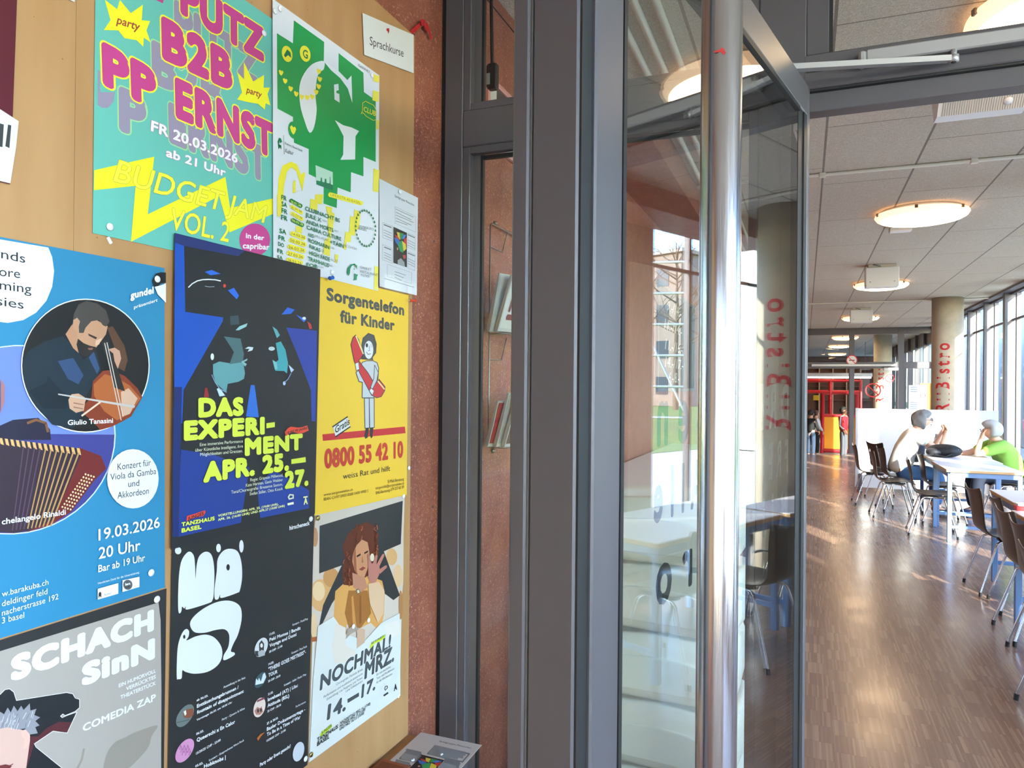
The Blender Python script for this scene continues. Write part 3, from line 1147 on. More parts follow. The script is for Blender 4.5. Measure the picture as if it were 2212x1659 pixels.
def playgroup_print(P, T, dark='#26282C'):
    """T maps the printed sheet's pixel layout to P's own"""
    def poly(part, pts, c):
        P.poly(part, [T(*p) for p in pts], c)

    def line(pts, w, c='#6F7278'):
        P.line('text_boxes', [T(*p) for p in pts], w, c)
    P.text('title', 'Spielgruppe Pinocchio', T(362, 172), T(652, 315), T(364, 138), dark, 0.012)
    for q in ([(365, 320), (675, 470), (675, 702), (368, 568)], [(180, 555), (330, 615), (327, 832), (186, 785)], [(180, 885), (325, 945), (322, 1165), (180, 1112)],
              [(555, 715), (668, 760), (665, 970), (555, 930)], [(555, 990), (668, 1035), (660, 1275), (555, 1235)], [(250, 1180), (615, 1305), (612, 1470), (250, 1362)]):
        line(q + [q[0]], 3)
    for k in range(5):
        line([(378, 358 + 44 * k), (640 - 30 * (k % 2) - (90 if k == 4 else 0), 478 + 40 * k - (45 if k == 4 else 0))], 9, '#84878D')
    for (x0, y0, x1, y1) in ((202, 590, 308, 632), (207, 925, 302, 962), (560, 740, 655, 782), (560, 1015, 655, 1055)):
        line([(x0, y0), (x1, y1)], 16, '#777A80')
        for k in range(3):
            line([(x0 - 5, y0 + 78 + 38 * k), (x1 + 3, y1 + 88 + 38 * k)], 8, '#8E9196')
    for k in range(3):
        line([(360, 1290 + 42 * k), (520 - 30 * k, 1345 + 38 * k)], 9, '#8E9196')
    line([(205, 1392), (645, 1525)], 8, '#7F8288')
    poly('picture', [(340, 622), (540, 712), (540, 1227), (340, 1160)], '#29282B')
    for c, pts in (('#2F6DB5', [(345, 780), (400, 790), (440, 850), (420, 915), (370, 850)]), ('#B5342F', [(350, 735), (400, 755), (432, 822), (380, 792)]),
                   ('#C9B23C', [(385, 695), (430, 710), (442, 822), (408, 780)]), ('#2E8A50', [(430, 708), (490, 722), (460, 805), (442, 805)]),
                   ('#3A78C4', [(490, 735), (532, 745), (500, 800), (462, 805)]), ('#C23A33', [(490, 812), (537, 778), (540, 905), (500, 862)]),
                   ('#2F9458', [(418, 852), (455, 828), (492, 920), (482, 1008), (440, 992), (408, 912)]), ('#D8C142', [(465, 828), (522, 880), (532, 950), (490, 988)]),
                   ('#B8453C', [(475, 1045), (520, 1040), (525, 1090), (490, 1100)]), ('#9AA0A2', [(400, 1120), (450, 1090), (500, 1150), (510, 1215), (400, 1178)]),
                   ('#C99A82', [(388, 935), (405, 930), (408, 965), (392, 970)])):
        poly('picture', pts, c)


P = Poster('info_sheet', 'white playgroup sheet with a parachute photo hanging in a plastic sleeve', 'sign',
           [s4(132, -100), s4(710, 190), s4(692, 1645), s4(137, 1512)], 0.0075, '#D4D6DF', s4)
playgroup_print(P, lambda u, v: (u, v))
P.done()
mb = MB()
a = [on_x(*s4(*p), PAPER + 0.0112) for p in [(122, -106), (714, 188), (698, 1655), (128, 1522)]]
mb.hexa(a + [p + Vector((0.0002, 0, 0)) for p in a], sleeve_mat)
mb.build('plastic_sleeve', P.o)

# ---- blue concert poster
z3 = zoomed(0, 500, 3.605)
z4 = zoomed(0, 900, 2.187)


def wide_corners(tr, br, width, depth):
    """corner pixels of a sheet whose left side lies outside the picture"""
    out = []
    for p in (tr, br):
        w = on_x(*p, PAPER + depth) - Vector((0, width, 0))
        d = CAMROT.inverted() @ (w - EYE)
        out.append((CX + FPX * d.x / -d.z, CY - FPX * d.y / -d.z))
    return [out[0], tr, br, out[1]]


P = Poster('concert_poster', 'blue poster with round photos of a cellist and an accordion', 'poster',
           wide_corners((355, 579), (356, 1269), 0.42, 0.004), 0.004, '#2F80AA', z3)
P.poly('title_disc', [(375, 125), (405, 200), (420, 310), (405, 430), (360, 540), (280, 632), (180, 690), (60, 712), (-120, 690), (-260, 600), (-330, 450), (-340, 200), (-330, -10), (0, 62)], '#DCE0EC')
for s, bl, br, h in [('nds', (8, 208), (195, 246), 72), ('ore', (-8, 345), (155, 364), 72), ('ming', (-4, 450), (243, 482), 72), ('sies', (-30, 572), (182, 604), 72)]:
    P.text('title_disc', s, bl, br, h, '#1B2027')
# accordion picture (first: the cellist overlaps it)
P.z = z4
cx, cy, rx, ry = 66, 109, 474, 442
circ = [(cx + rx * math.cos(2 * math.pi * k / 48), cy + ry * math.sin(2 * math.pi * k / 48) - 0.05 * rx * math.cos(2 * math.pi * k / 48)) for k in range(48)]
P.poly('accordion_picture', [(cx + (u - cx) * 1.012, cy + (v - cy) * 1.012) for u, v in circ], '#C9DCEF')
P.poly('accordion_picture', circ, '#6C82C4')
P.poly('accordion_picture', [p for p in circ if p[1] > 70], '#3E3F86')
P.poly('accordion_picture', [(-40, 60), (60, 15), (180, 5), (235, 60), (240, 110), (-40, 110)], '#262338')
P.line('accordion_picture', [(130, 30), (170, 15), (215, 30), (225, 70)], 12, '#7E5335')
P.poly('accordion_picture', [(370, 145), (475, 185), (500, 245), (445, 300), (335, 450), (240, 510), (130, 545), (220, 300)], '#6E2626')
P.poly('accordion_picture', [(-20, 100), (370, 150), (385, 175), (250, 490), (130, 540), (60, 550), (-20, 545)], '#352734')
for k in range(15):
    u = -5 + 26 * k
    P.poly('accordion_picture', [(u, 100 + 3.4 * k), (u + 14, 102 + 3.4 * k), (u + 22, 135 + 3.4 * k), (u + 6, 128 + 3.4 * k)], '#D9A96C')
    if k > 3:
        b = -5 + 18 * k
        P.line('accordion_picture', [(u + 10, 130 + 3 * k), (min(b, 250) - 10, 545 - 2.2 * k)], 4 + 0.25 * k, '#B58A58' if k > 7 else '#594358')
for i in range(12):
    for j in range(4):
        P.ell('accordion_picture', (440 - 10.2 * i - 13 * j, 284 + 14 * i - 4 * j), 4.6, 5, '#E6C79B', n=8)
P.text('accordion_picture', 'chelangelo Rinaldi', (2, 510), (305, 462), 28, '#ECEFF5', 0.02)
P.z = z3
P.poly('accordion_picture', [(-4, 1150), (28, 1200), (24, 1330), (-4, 1420)], '#A06C70')
# cellist picture
P.ell('cellist_picture', (655, 1045), 501, 521, '#E6EAF0', 0.0, 56)
P.ell('cellist_picture', (655, 1045), 493, 513, '#1B1A1C', 0.0, 56)
for c, pts in (('#5A3D2C', [(825, 750), (868, 738), (960, 890), (985, 1000), (960, 1090), (905, 1060), (880, 900)]),
               ('#1D2A35', [(205, 935), (330, 860), (480, 815), (600, 940), (640, 1000), (740, 930), (775, 1080), (700, 1220), (640, 1300), (650, 1400), (560, 1535), (400, 1505), (300, 1400), (215, 1280), (170, 1130), (170, 1020)]),
               ('#31466A', [(440, 1010), (560, 985), (640, 1120), (600, 1190), (520, 1150)]), ('#33496C', [(680, 980), (720, 935), (765, 1070), (745, 1110)]),
               ('#14202A', [(210, 1240), (350, 1180), (360, 1120), (420, 1190), (520, 1290), (510, 1380), (330, 1380)]),
               ('#B48466', [(500, 800), (560, 710), (640, 900), (600, 945), (560, 910)]),
               ('#B98B6E', [(560, 690), (640, 640), (740, 690), (828, 738), (815, 800), (780, 850), (745, 895), (700, 950), (640, 960), (600, 900), (590, 800)]),
               ('#46403D', [(548, 740), (565, 640), (600, 570), (660, 540), (745, 560), (815, 615), (843, 700), (815, 742), (790, 730), (760, 690), (700, 700), (655, 750), (640, 790), (605, 790), (600, 690), (570, 690)]),
               ('#B98B6E', [(560, 690), (590, 672), (612, 700), (600, 750), (575, 772), (558, 740)]),
               ('#2B2422', [(596, 835), (640, 870), (690, 890), (735, 900), (738, 925), (690, 960), (645, 975), (600, 940), (585, 880)]),
               ('#8A5A4C', [(672, 908), (715, 905), (708, 922), (680, 922)]),
               ('#3A2A24', [(675, 795), (745, 825), (735, 840), (680, 812)]),
               ('#D2AE92', [(735, 850), (785, 830), (760, 880), (730, 890)]),
               ('#7F3620', [(712, 1165), (790, 1085), (850, 1080), (960, 1125), (1060, 1220), (1098, 1290), (1010, 1440), (940, 1480), (860, 1520), (770, 1545), (700, 1470), (640, 1420), (625, 1370), (700, 1290)]),
               ('#A85C30', [(718, 1190), (805, 1110), (900, 1140), (1000, 1200), (1085, 1300), (1000, 1420), (900, 1470), (800, 1400), (722, 1280)]),
               ('#C9A58E', [(930, 1250), (990, 1220), (1060, 1300), (1000, 1420), (940, 1440)]),
               ('#D9C2AE', [(620, 1430), (770, 1320), (776, 1332), (628, 1442)]),
               ('#2A2321', [(778, 860), (832, 850), (962, 1245), (880, 1215)]),
               ('#CBC3BB', [(800, 870), (806, 868), (935, 1470), (928, 1470)]), ('#CBC3BB', [(818, 865), (824, 864), (950, 1440), (943, 1440)]),
               ('#BE9078', [(830, 918), (880, 905), (920, 930), (932, 990), (905, 1070), (880, 1010), (870, 950)]),
               ('#C39A80', [(520, 1310), (545, 1268), (600, 1262), (660, 1300), (650, 1330), (640, 1395), (580, 1412), (530, 1378)]),
               ('#8F6552', [(560, 1330), (640, 1345), (638, 1352), (560, 1340)]), ('#8F6552', [(560, 1362), (636, 1378), (634, 1385), (560, 1372)]),
               ('#B9B4B0', [(440, 1262), (1040, 1356), (1034, 1374), (440, 1272)])):
    P.poly('cellist_picture', pts, c)
P.text('cellist_picture', 'Giulio Tanasini', (515, 1508), (868, 1490), 40, '#F0F1F4', 0.02)
P.text('promoter_logo', 'gundel', (1003, 528), (1185, 484), 58, '#E9EDF3', 0.045)
P.text('promoter_logo', 'präsentiert', (1030, 604), (1215, 545), 26, '#E9EDF3', 0.02)
P.poly('promoter_logo', [(1172, 385), (1200, 330), (1240, 318), (1280, 322), (1280, 400), (1240, 405), (1220, 428), (1188, 430)], '#1A1A1C')
P.poly('promoter_logo', [(1192, 432), (1240, 420), (1280, 405), (1280, 556), (1250, 525), (1215, 490)], '#E3E5EA')
P.z = z4
P.ell('concert_disc', (620, 293), 122, 140, '#DCE0EA')
for s, bl, br, h in [('Konzert für', (547, 252), (705, 230), 31), ('Viola da Gamba', (513, 300), (730, 270), 30), ('und', (598, 332), (650, 326), 30), ('Akkordeon', (547, 387), (695, 363), 31)]:
    P.text('concert_disc', s, bl, br, h, '#24272C')
for s, bl, br, h, b in [('19.03.2026', (457, 585), (747, 522), 54, 0.012), ('20 Uhr', (458, 672), (655, 630), 54, 0.012), ('Bar ab 19 Uhr', (456, 735), (677, 680), 34, 0.012), ('Herzlichen Dank für die Unterstützung:', (455, 791), (650, 738), 10, 0)]:
    P.text('date_lettering', s, bl, br, h, '#EEF2F7', b)
for s, bl, br, h in [('w.barakuba.ch', (0, 850), (220, 792), 27), ('deldinger feld', (0, 896), (215, 836), 28), ('nacherstrasse 192', (0, 940), (267, 860), 28), ('3 basel', (0, 976), (105, 948), 28)]:
    P.text('address_lettering', s, bl, br, h, '#EEF2F7', 0.004)
P.poly('sponsor_label', [(453, 812), (550, 785), (550, 835), (453, 863)], '#E4E6EA')
P.poly('sponsor_label', [(457, 835), (462, 826), (470, 830), (470, 855), (463, 846), (457, 858)], '#222326')
P.text('sponsor_label', 'Kultur', (485, 846), (518, 836), 11, '#333333')
P.poly('sponsor_label', [(570, 772), (650, 755), (650, 803), (570, 827)], '#E4E6EA')
P.ell('sponsor_label', (595, 793), 22, 24, '#55585C')
P.text('sponsor_label', 'bara', (583, 797), (607, 792), 12, '#F0F0F0', 0.03)
P.text('sponsor_label', 'kuba', (583, 811), (605, 806), 12, '#222222', 0.03)
P.done()

# ---- dance poster in blue and black
z5 = zoomed(360, 500, 4.147)
z6 = zoomed(360, 840, 4.879)
P = Poster('dance_poster', 'dark blue poster with two faces in profile and lime lettering DAS EXPERIMENT', 'poster',
           [(377, 503), (692, 582), (680, 1110), (369, 1187)], 0.0085, '#242529', z5)
P.poly('blue_shape', [(72, 15), (700, 172), (640, 222), (155, 130), (72, 110)], '#25316B')
P.poly('blue_shape', [(72, 100), (155, 130), (165, 720), (505, 770), (500, 805), (150, 1420), (138, 1720), (66, 1720)], '#1C4FB2')
P.poly('blue_shape', [(1070, 860), (1345, 890), (1330, 1700), (1298, 1700), (1290, 1420), (1200, 1180)], '#2C409C')
P.z = z6
P.poly('blue_shape', [(885, -40), (925, -40), (970, 300), (835, 290)], '#2F6AC8')
P.poly('blue_shape', [(80, -20), (160, -20), (150, 420), (120, 1560), (62, 1560), (62, 800)], '#1B2B66')
P.poly('blue_shape', [(150, 640), (480, 690), (870, 830), (780, 1412), (122, 1560), (140, 820)], '#203A88')
P.poly('blue_shape', [(950, 1020), (1120, 860), (1300, 950), (1500, 1070), (1500, 1258), (985, 1362)], '#213F92')
P.z = z5
for c, pts in (('#5F969C', [(413, 1190), (470, 1165), (560, 1180), (680, 1150), (700, 1270), (690, 1320), (640, 1347), (545, 1365), (532, 1442), (440, 1360), (415, 1285)]),
               ('#48676C', [(510, 940), (660, 960), (690, 1100), (680, 1170), (560, 1190), (600, 1080)]),
               ('#3A4B52', [(565, 760), (640, 750), (650, 830), (570, 840)]),
               ('#8FC2C4', [(615, 885), (650, 850), (722, 822), (712, 852), (645, 885)]),
               ('#C5D5DA', [(698, 1050), (730, 1032), (775, 1038), (765, 1065), (722, 1078), (740, 1052)]),
               ('#86B0B4', [(668, 1165), (722, 1138), (718, 1155), (690, 1170), (716, 1188), (700, 1210), (680, 1185)]),
               ('#45A0AC', [(975, 1000), (1020, 985), (1062, 1060), (1085, 1180), (1075, 1272), (1050, 1250), (972, 1248), (963, 1180), (1000, 1150)]),
               ('#79B8BE', [(945, 1150), (985, 1175), (990, 1230), (968, 1240)]),
               ('#5AA2AC', [(945, 850), (985, 880), (1012, 930), (985, 955), (962, 895)]),
               ('#2C66D2', [(338, 362), (400, 345), (482, 380), (390, 392)]), ('#2C66D2', [(545, 528), (600, 505), (645, 575), (625, 608)]),
               ('#2C66D2', [(1025, 745), (1080, 680), (1145, 700), (1110, 738)]), ('#3A6CE0', [(1155, 745), (1250, 790), (1225, 812)]),
               ('#C43A35', [(1258, 805), (1290, 830), (1300, 872), (1275, 872)]), ('#8C2A2E', [(340, 1400), (360, 1400), (378, 1485), (330, 1485)]),
               ('#B9D0EA', [(1088, 1192), (1138, 1240), (1112, 1265)]), ('#B9D0EA', [(470, 1400), (520, 1470), (470, 1478), (445, 1410)])):
    um, vm = pts[0]
    P.poly('left_profile' if um < 800 and vm > 700 else ('right_profile' if vm > 840 else 'cap_glints'), pts, c)
P.ell('right_profile', (937, 1050), 28, 18, '#B4CAD2')
P.ell('cap_glints', (515, 487), 13, 16, '#D23A36')
P.ell('left_profile', (405, 1122), 15, 30, '#DCE4EA')
P.ell('cap_glints', (1228, 778), 16, 13, '#DCE4EA')
P.ell('right_profile', (1050, 1360), 12, 18, '#B9D0EA')
P.line('cap_glints', [(192, 500), (225, 468), (270, 443), (320, 432), (370, 430), (430, 433), (478, 443)], 10, '#E6E9EE')
P.line('cap_glints', [(340, 490), (380, 497), (422, 494)], 5, '#AEB4BE')
P.line('left_profile', [(400, 1285), (430, 1350), (470, 1410), (530, 1440)], 8, '#7E94B4')
P.line('right_profile', [(1110, 1270), (1085, 1320), (1050, 1355)], 6, '#8AA8DC')
P.z = z6
LM = '#CFDC48'
for s, bl, br, h in [('DAS', (328, 305), (808, 283), 212), ('EXPERI', (175, 550), (1030, 480), 215), ('MENT', (817, 710), (1430, 642), 192), ('APR. 25.', (378, 992), (1285, 860), 222), ('27.', (1238, 1057), (1490, 1018), 188)]:
    P.text('headline', s, bl, br, h, LM, 0.07, 0, '#1A1D2A', 0.02)
P.poly('headline', [(1045, 362), (1134, 350), (1134, 402), (1045, 416)], LM)
P.poly('headline', [(1308, 742), (1458, 718), (1461, 772), (1308, 792)], LM)
CR = '#E2E6C8'
for s, bl, br, h in [('Eine immersive Performance', (343, 604), (797, 564), 33), ('über Künstliche Intelligenz, ihre', (295, 662), (797, 617), 33), ('Möglichkeiten und Grenzen.', (347, 708), (795, 667), 33),
                     ('Regie: Grayson Millwood,', (875, 975), (1220, 922), 32), ('Kate Harman, Gavin Webber', (828, 1032), (1218, 970), 32), ('Tanz/Choreografie: Breeanne Saxton,', (672, 1105), (1215, 1017), 32), ('Stefan Stiller, Otto Kosok', (868, 1122), (1217, 1064), 32)]:
    P.text('small_print', s, bl, br, h, CR, 0.006)
P.text('small_print', 'VORSTELLUNGEN: APR. 25. (19:00 UHR),', (533, 1350), (1172, 1224), 26, '#DDE29A', 0.035)
P.text('small_print', 'APR. 26. (16:00 UHR) UND APR.27 (10:00 UHR)', (533, 1392), (1238, 1242), 26, '#DDE29A', 0.035)
P.poly('age_banner', [(1238, 455), (1270, 415), (1300, 398), (1380, 408), (1425, 402), (1473, 384), (1490, 438), (1440, 462), (1400, 474), (1320, 453), (1285, 470), (1252, 500)], '#E04C37')
P.text('age_banner', '10 BIS 99 JAHRE', (1258, 478), (1474, 425), 28, '#2A1A1E', 0.03)
P.text('theatre_logo', 'TANZHAUS', (148, 1452), (498, 1384), 44, LM, 0.05)
P.text('theatre_logo', 'BASEL', (148, 1516), (358, 1474), 46, LM, 0.05)
P.poly('theatre_logo', [(200, 1395), (205, 1340), (300, 1312), (396, 1278), (402, 1300), (378, 1340), (290, 1355)], '#D9473A')
P.text('theatre_logo', 'JUNGES', (212, 1388), (382, 1328), 38, '#23181C', 0.03)
P.loop('partner_logos', [(1275, 1140), (1290, 1115), (1325, 1118), (1325, 1150), (1285, 1160)], 14, CR)
P.poly('partner_logos', [(1265, 1205), (1330, 1190), (1332, 1215), (1267, 1228)], CR)
P.text('partner_logos', 'A', (1436, 1222), (1478, 1215), 72, '#DDE29A', 0.05)
P.poly('partner_logos', [(1432, 1135), (1478, 1128), (1478, 1142), (1432, 1150)], '#DDE29A')
P.done()

# ---- yellow helpline poster
z7 = zoomed(670, 580, 3.072)
P = Poster('helpline_poster', 'yellow poster with a drawn child hugging a huge red receiver', 'poster',
           [z7(50, 34), z7(652, 177), z7(640, 1502), z7(28, 1640)], 0.004, '#ECC23C', z7)
DK = '#4B4D4D'
P.text('headline', 'Sorgentelefon', (108, 212), (623, 314), 88, DK, 0.045)
P.text('headline', 'für Kinder', (197, 358), (560, 414), 84, DK, 0.045)
P.line('red_bar', [(95, 1121), (617, 1072)], 44, '#C52B31')
RD = '#C8353B'


def outlined(part, pts, c, w=5, oc='#3E3E42'):
    P.poly(part, pts, c)
    P.loop(part, pts, w, oc)


FG = 'child_drawing'
outlined(FG, [(340, 600), (355, 560), (341, 510), (350, 462), (385, 430), (422, 444), (438, 500), (434, 560), (412, 590), (415, 606)], '#4C4C4F')
P.ell(FG, (388, 540), 30, 60, '#DCDCE0')
P.poly(FG, [(352, 500), (365, 478), (395, 472), (420, 500), (428, 520), (420, 450), (385, 440), (355, 455)], '#4C4C4F')
P.ell(FG, (375, 510), 8, 14, '#333336')
P.ell(FG, (405, 512), 9, 14, '#C9C9CE')
P.line(FG, [(390, 515), (393, 545), (384, 545)], 3, '#444444')
P.line(FG, [(372, 555), (383, 570), (400, 566)], 4, '#444444')
outlined(FG, [(358, 860), (390, 860), (392, 1058), (362, 1060)], '#C2C4CB')
outlined(FG, [(390, 860), (423, 858), (424, 1055), (394, 1058)], '#C2C4CB')
P.poly(FG, [(366, 1062), (388, 1060), (380, 1122), (364, 1130), (359, 1112)], '#2E2E31')
P.poly(FG, [(394, 1060), (418, 1058), (412, 1118), (402, 1128), (396, 1110)], '#2E2E31')
outlined(FG, [(345, 622), (375, 612), (415, 612), (442, 625), (453, 660), (448, 730), (425, 780), (422, 858), (343, 858), (345, 755), (322, 750), (302, 690), (325, 668)], '#C2C4CB')
outlined(FG, [(268, 505), (283, 458), (300, 442), (318, 470), (350, 570), (330, 602), (320, 610), (345, 645), (380, 690), (410, 740), (425, 770), (455, 735), (495, 785), (492, 812), (470, 850), (440, 858), (405, 840), (330, 700), (290, 615)], RD)
P.line(FG, [(302, 448), (350, 565)], 8, '#E5DCA0')
P.line(FG, [(448, 748), (490, 800)], 8, '#E5DCA0')
outlined(FG, [(425, 640), (450, 690), (440, 745), (412, 800), (398, 790), (420, 730)], '#C2C4CB', 4)
outlined(FG, [(296, 630), (318, 622), (324, 668), (304, 678)], '#DCDCE0', 3)
outlined(FG, [(390, 812), (402, 793), (422, 812), (410, 842)], '#DCDCE0', 3)
P.poly('free_label', [(148, 1050), (245, 984), (263, 1050), (166, 1116)], '#DADADA')
P.line('free_label', [(148, 1050), (245, 984)], 8, '#2C2C2E')
P.line('free_label', [(166, 1116), (263, 1050)], 8, '#2C2C2E')
P.text('free_label', 'Gratis', (162, 1096), (259, 1034), 48, '#2C2C2E', 0.02)
P.text('phone_number', '0800 55 42 10', (92, 1330), (615, 1254), 132, '#C23A2C', 0.045)
P.text('slogan', 'weiss Rat und hilft', (215, 1398), (528, 1342), 38, '#3A3630', 0.006)
for s, bl, br, h in [('www.sorgentelefon.ch', (87, 1510), (280, 1474), 17), ('IBAN CH97 0900 0000 3400 4900 5', (87, 1542), (383, 1484), 20), ('E-Mail-Beratung', (513, 1424), (620, 1405), 20), ('sorgenhilfe@sorgentelefon.ch', (432, 1466), (621, 1432), 18), ('SMS-Beratung 079 257 60 89', (432, 1500), (620, 1457), 20)]:
    P.text('small_print', s, bl, br, h, '#6B5626')
P.done()

# ---- black programme poster
z8 = zoomed(360, 1140, 3.197)
P = Poster('programme_poster', 'black poster with white blob letters and a list of concert dates', 'poster',
           [(371, 1180), (679, 1103), (664, 1652), (358, 1883)], 0.0025, '#28292B', z8)
BW = '#D3D7DF'
BL = 'blob_lettering'


P.poly(BL, smooth_poly([(85, 590), (78, 545), (80, 400), (90, 280), (110, 210), (152, 165), (185, 190), (195, 260), (198, 350), (206, 260), (225, 195), (270, 165), (310, 190), (328, 290), (325, 440), (315, 500), (285, 522), (142, 565), (132, 545), (120, 557), (106, 545), (100, 578)]), BW)
P.poly(BL, smooth_poly([(332, 490), (330, 420), (345, 300), (352, 215), (390, 160), (440, 145), (490, 165), (515, 240), (520, 340), (505, 430), (485, 450), (378, 485), (368, 462), (355, 492)]), BW)
P.ell(BL, (423, 273), 12, 22, '#28292B')
P.ell(BL, (78, 158), 22, 25, BW)
P.ell(BL, (357, 140), 16, 29, BW)
P.ell(BL, (515, 128), 15, 43, BW)
P.poly(BL, smooth_poly([(68, 1030), (72, 860), (85, 780), (110, 720), (135, 699), (153, 715), (150, 750), (136, 778), (200, 750), (270, 738), (330, 760), (375, 820), (381, 890), (350, 950), (280, 995), (190, 1008), (130, 995), (107, 985), (102, 1038), (80, 1045)]), BW)
P.ell(BL, (120, 753), 8, 14, '#28292B')
P.poly(BL, smooth_poly([(160, 670), (180, 620), (250, 560), (340, 515), (420, 503), (480, 520), (512, 560), (515, 640), (490, 740), (460, 800), (442, 852), (466, 862), (463, 882), (396, 915), (393, 880), (425, 820), (430, 740), (400, 702), (340, 705), (260, 725), (190, 720)]), BW)
P.z = z6
P.text('venue_lettering', 'hirscheneck', (1292, 1490), (1505, 1434), 46, '#E6E8EC', 0.025)
P.z = z8
for s, bl, br, h, b in [
        ('Ausstellung in der Beiz', (390, 1109), (542, 1040), 15, 0.01), ('ab 06.03.', (205, 1200), (285, 1165), 16, 0.03), ('Enttäuschungsbrunnen /', (207, 1245), (495, 1111), 25, 0.03), ('fountain of disappointment', (207, 1288), (530, 1138), 25, 0.03),
        ('Vernissage: 06.03. um 18:00 Uhr', (205, 1335), (450, 1210), 15, 0.02), ('Party - Queers & Allies', (380, 1333), (537, 1252), 15, 0.01), ('06.03.', (202, 1433), (255, 1408), 17, 0.03), ('Queerschi x En Calor', (205, 1480), (470, 1350), 27, 0.03),
        ('15/20/25 CHF - 23:00', (200, 1568), (370, 1472), 17, 0.02), ('Konzert - Gesprochenes Wort Rock', (290, 1614), (532, 1472), 15, 0.01), ('05.03.', (195, 1656), (250, 1630), 17, 0.03), ('Hobknobs |', (255, 1662), (405, 1596), 27, 0.03),
        ('Konzert - Punk/Pop', (867, 678), (972, 634), 15, 0.01), ('13.03.', (707, 745), (746, 729), 16, 0.03), ('Peki Momes | Bandit', (707, 786), (922, 702), 24, 0.03), ('Voyage and Domi', (707, 826), (893, 746), 24, 0.03), ('20 CHF - 21:00', (705, 865), (796, 822), 15, 0.03),
        ('Konzert - Post Punk', (860, 873), (967, 824), 15, 0.01), ('14.03.', (700, 951), (738, 934), 16, 0.03), ('"THERE GOES MISTRESS"-', (700, 992), (958, 868), 27, 0.03), ('TOUR', (700, 1031), (762, 1004), 25, 0.03), ('20 CHF - 20:30', (698, 1068), (782, 1027), 15, 0.03),
        ('Konzert - Indie / Punk / Pop', (808, 1095), (960, 1017), 15, 0.01), ('21.03.', (697, 1158), (733, 1141), 16, 0.03), ('lovehead (AT) | Lilac', (695, 1200), (903, 1098), 25, 0.03), ('Attitude (BSL)', (693, 1241), (843, 1170), 25, 0.03), ('25 CHF - 20:30', (692, 1276), (786, 1228), 15, 0.03),
        ('Performance', (888, 1243), (957, 1206), 14, 0.01), ('27. & 28.03.', (688, 1361), (767, 1318), 16, 0.03), ('Basler Dokumentartage -', (688, 1404), (953, 1263), 25, 0.03), ('To Be in a Time of War', (688, 1441), (920, 1316), 25, 0.03), ('15/20/25 CHF - 21:00', (686, 1479), (818, 1402), 15, 0.03),
        ('Party oder Event gesucht?', (640, 1650), (852, 1516), 25, 0.03)]:
    if re.match(r'(ab )?[0-9]{2}\.', s):
        P.fresh('event_listing')
    P.text('event_listing', s, bl, br, h, '#DFE2E8', b, 0, res=2)
PT = 'event_picture'
P.fresh(PT)
P.ell(PT, (122, 1297), 63, 66, '#66706F', -0.6)
P.poly(PT, [(108, 1275), (130, 1255), (178, 1245), (182, 1290), (150, 1315), (115, 1310)], '#7E4A36')
P.poly(PT, [(112, 1270), (128, 1258), (132, 1285), (122, 1298)], '#D9DCDD')
P.line(PT, [(65, 1345), (150, 1325)], 4, '#3B4243')
P.fresh(PT)
P.ell(PT, (120, 1538), 65, 70, '#C286AE', -0.6)
for k in range(9):
    random.seed(k)
    P.line(PT, [(85 + 8 * k, 1530 + 20 * (k % 3)), (92 + 8 * k, 1500 + 20 * (k % 3)), (100 + 8 * k, 1520 + 16 * (k % 3))], 5, '#9C5C88')
P.fresh(PT)
P.ell(PT, (648, 825), 46, 62, '#C7CACE', -0.5)
P.poly(PT, [(604, 850), (630, 850), (628, 890), (607, 880)], '#2E2F31')
P.poly(PT, [(632, 800), (650, 775), (668, 800), (666, 850), (634, 852)], '#3A3A3D')
P.ell(PT, (650, 812), 9, 15, '#D9D6D4')
P.poly(PT, [(625, 860), (650, 842), (676, 850), (672, 880), (630, 892)], '#A9ABAE')
P.fresh(PT)
P.ell(PT, (642, 1050), 42, 48, '#36525A', -0.6)
P.poly(PT, [(607, 1085), (612, 1040), (625, 1055), (632, 1035), (645, 1062), (660, 1010), (672, 1000), (682, 1030), (662, 1072)], '#C7D2DA')
P.fresh(PT)
P.ell(PT, (635, 1240), 42, 64, '#D5C3BD', -0.5)
P.poly(PT, [(620, 1190), (668, 1168), (670, 1182), (616, 1205)], '#8A3C50')
P.poly(PT, [(600, 1265), (620, 1235), (640, 1245), (650, 1230), (660, 1270), (640, 1290), (612, 1290)], '#A8786A')
P.ell(PT, (625, 1262), 7, 14, '#3A2C2C')
P.ell(PT, (645, 1258), 7, 14, '#3A2C2C')
P.poly(PT, [(618, 1452), (640, 1425), (672, 1410), (645, 1440), (625, 1470)], '#B4642E')
P.fresh(PT)
P.ell(PT, (905, 1545), 40, 64, '#C2C6D0', -0.5)
P.done()

# ---- pale dance poster
z9 = zoomed(640, 1080, 2.865)
zn = zoomed(670, 1360, 6.38)
P = Poster('theatre_poster', 'pale poster with a red-haired woman raising her hand above the word NOCHMAL', 'poster',
           [(684, 1100), (874, 1055), (863, 1504), (666, 1647)], 0.001, '#D6D3CF', z9)
PIC = 'photo_picture'
P.poly(PIC, [(120, 70), (665, -60), (662, 500), (640, 760), (635, 1000), (120, 1100), (95, 700), (105, 300)], '#CDBFB4')
for q in ((590, 352, 34, 52, '#CFA26E'), (150, 590, 68, 100, '#D6A46E'), (215, 480, 50, 60, '#C58F58'), (628, 470, 30, 70, '#D9B58C'), (645, 650, 14, 90, '#A9764C'), (108, 780, 20, 80, '#DDBd96'.upper()), (115, 230, 18, 60, '#B98660')):
    P.ell(PIC, (q[0], q[1]), q[2], q[3], q[4])
P.ell(PIC, (138, 565), 38, 60, '#E4C59A')
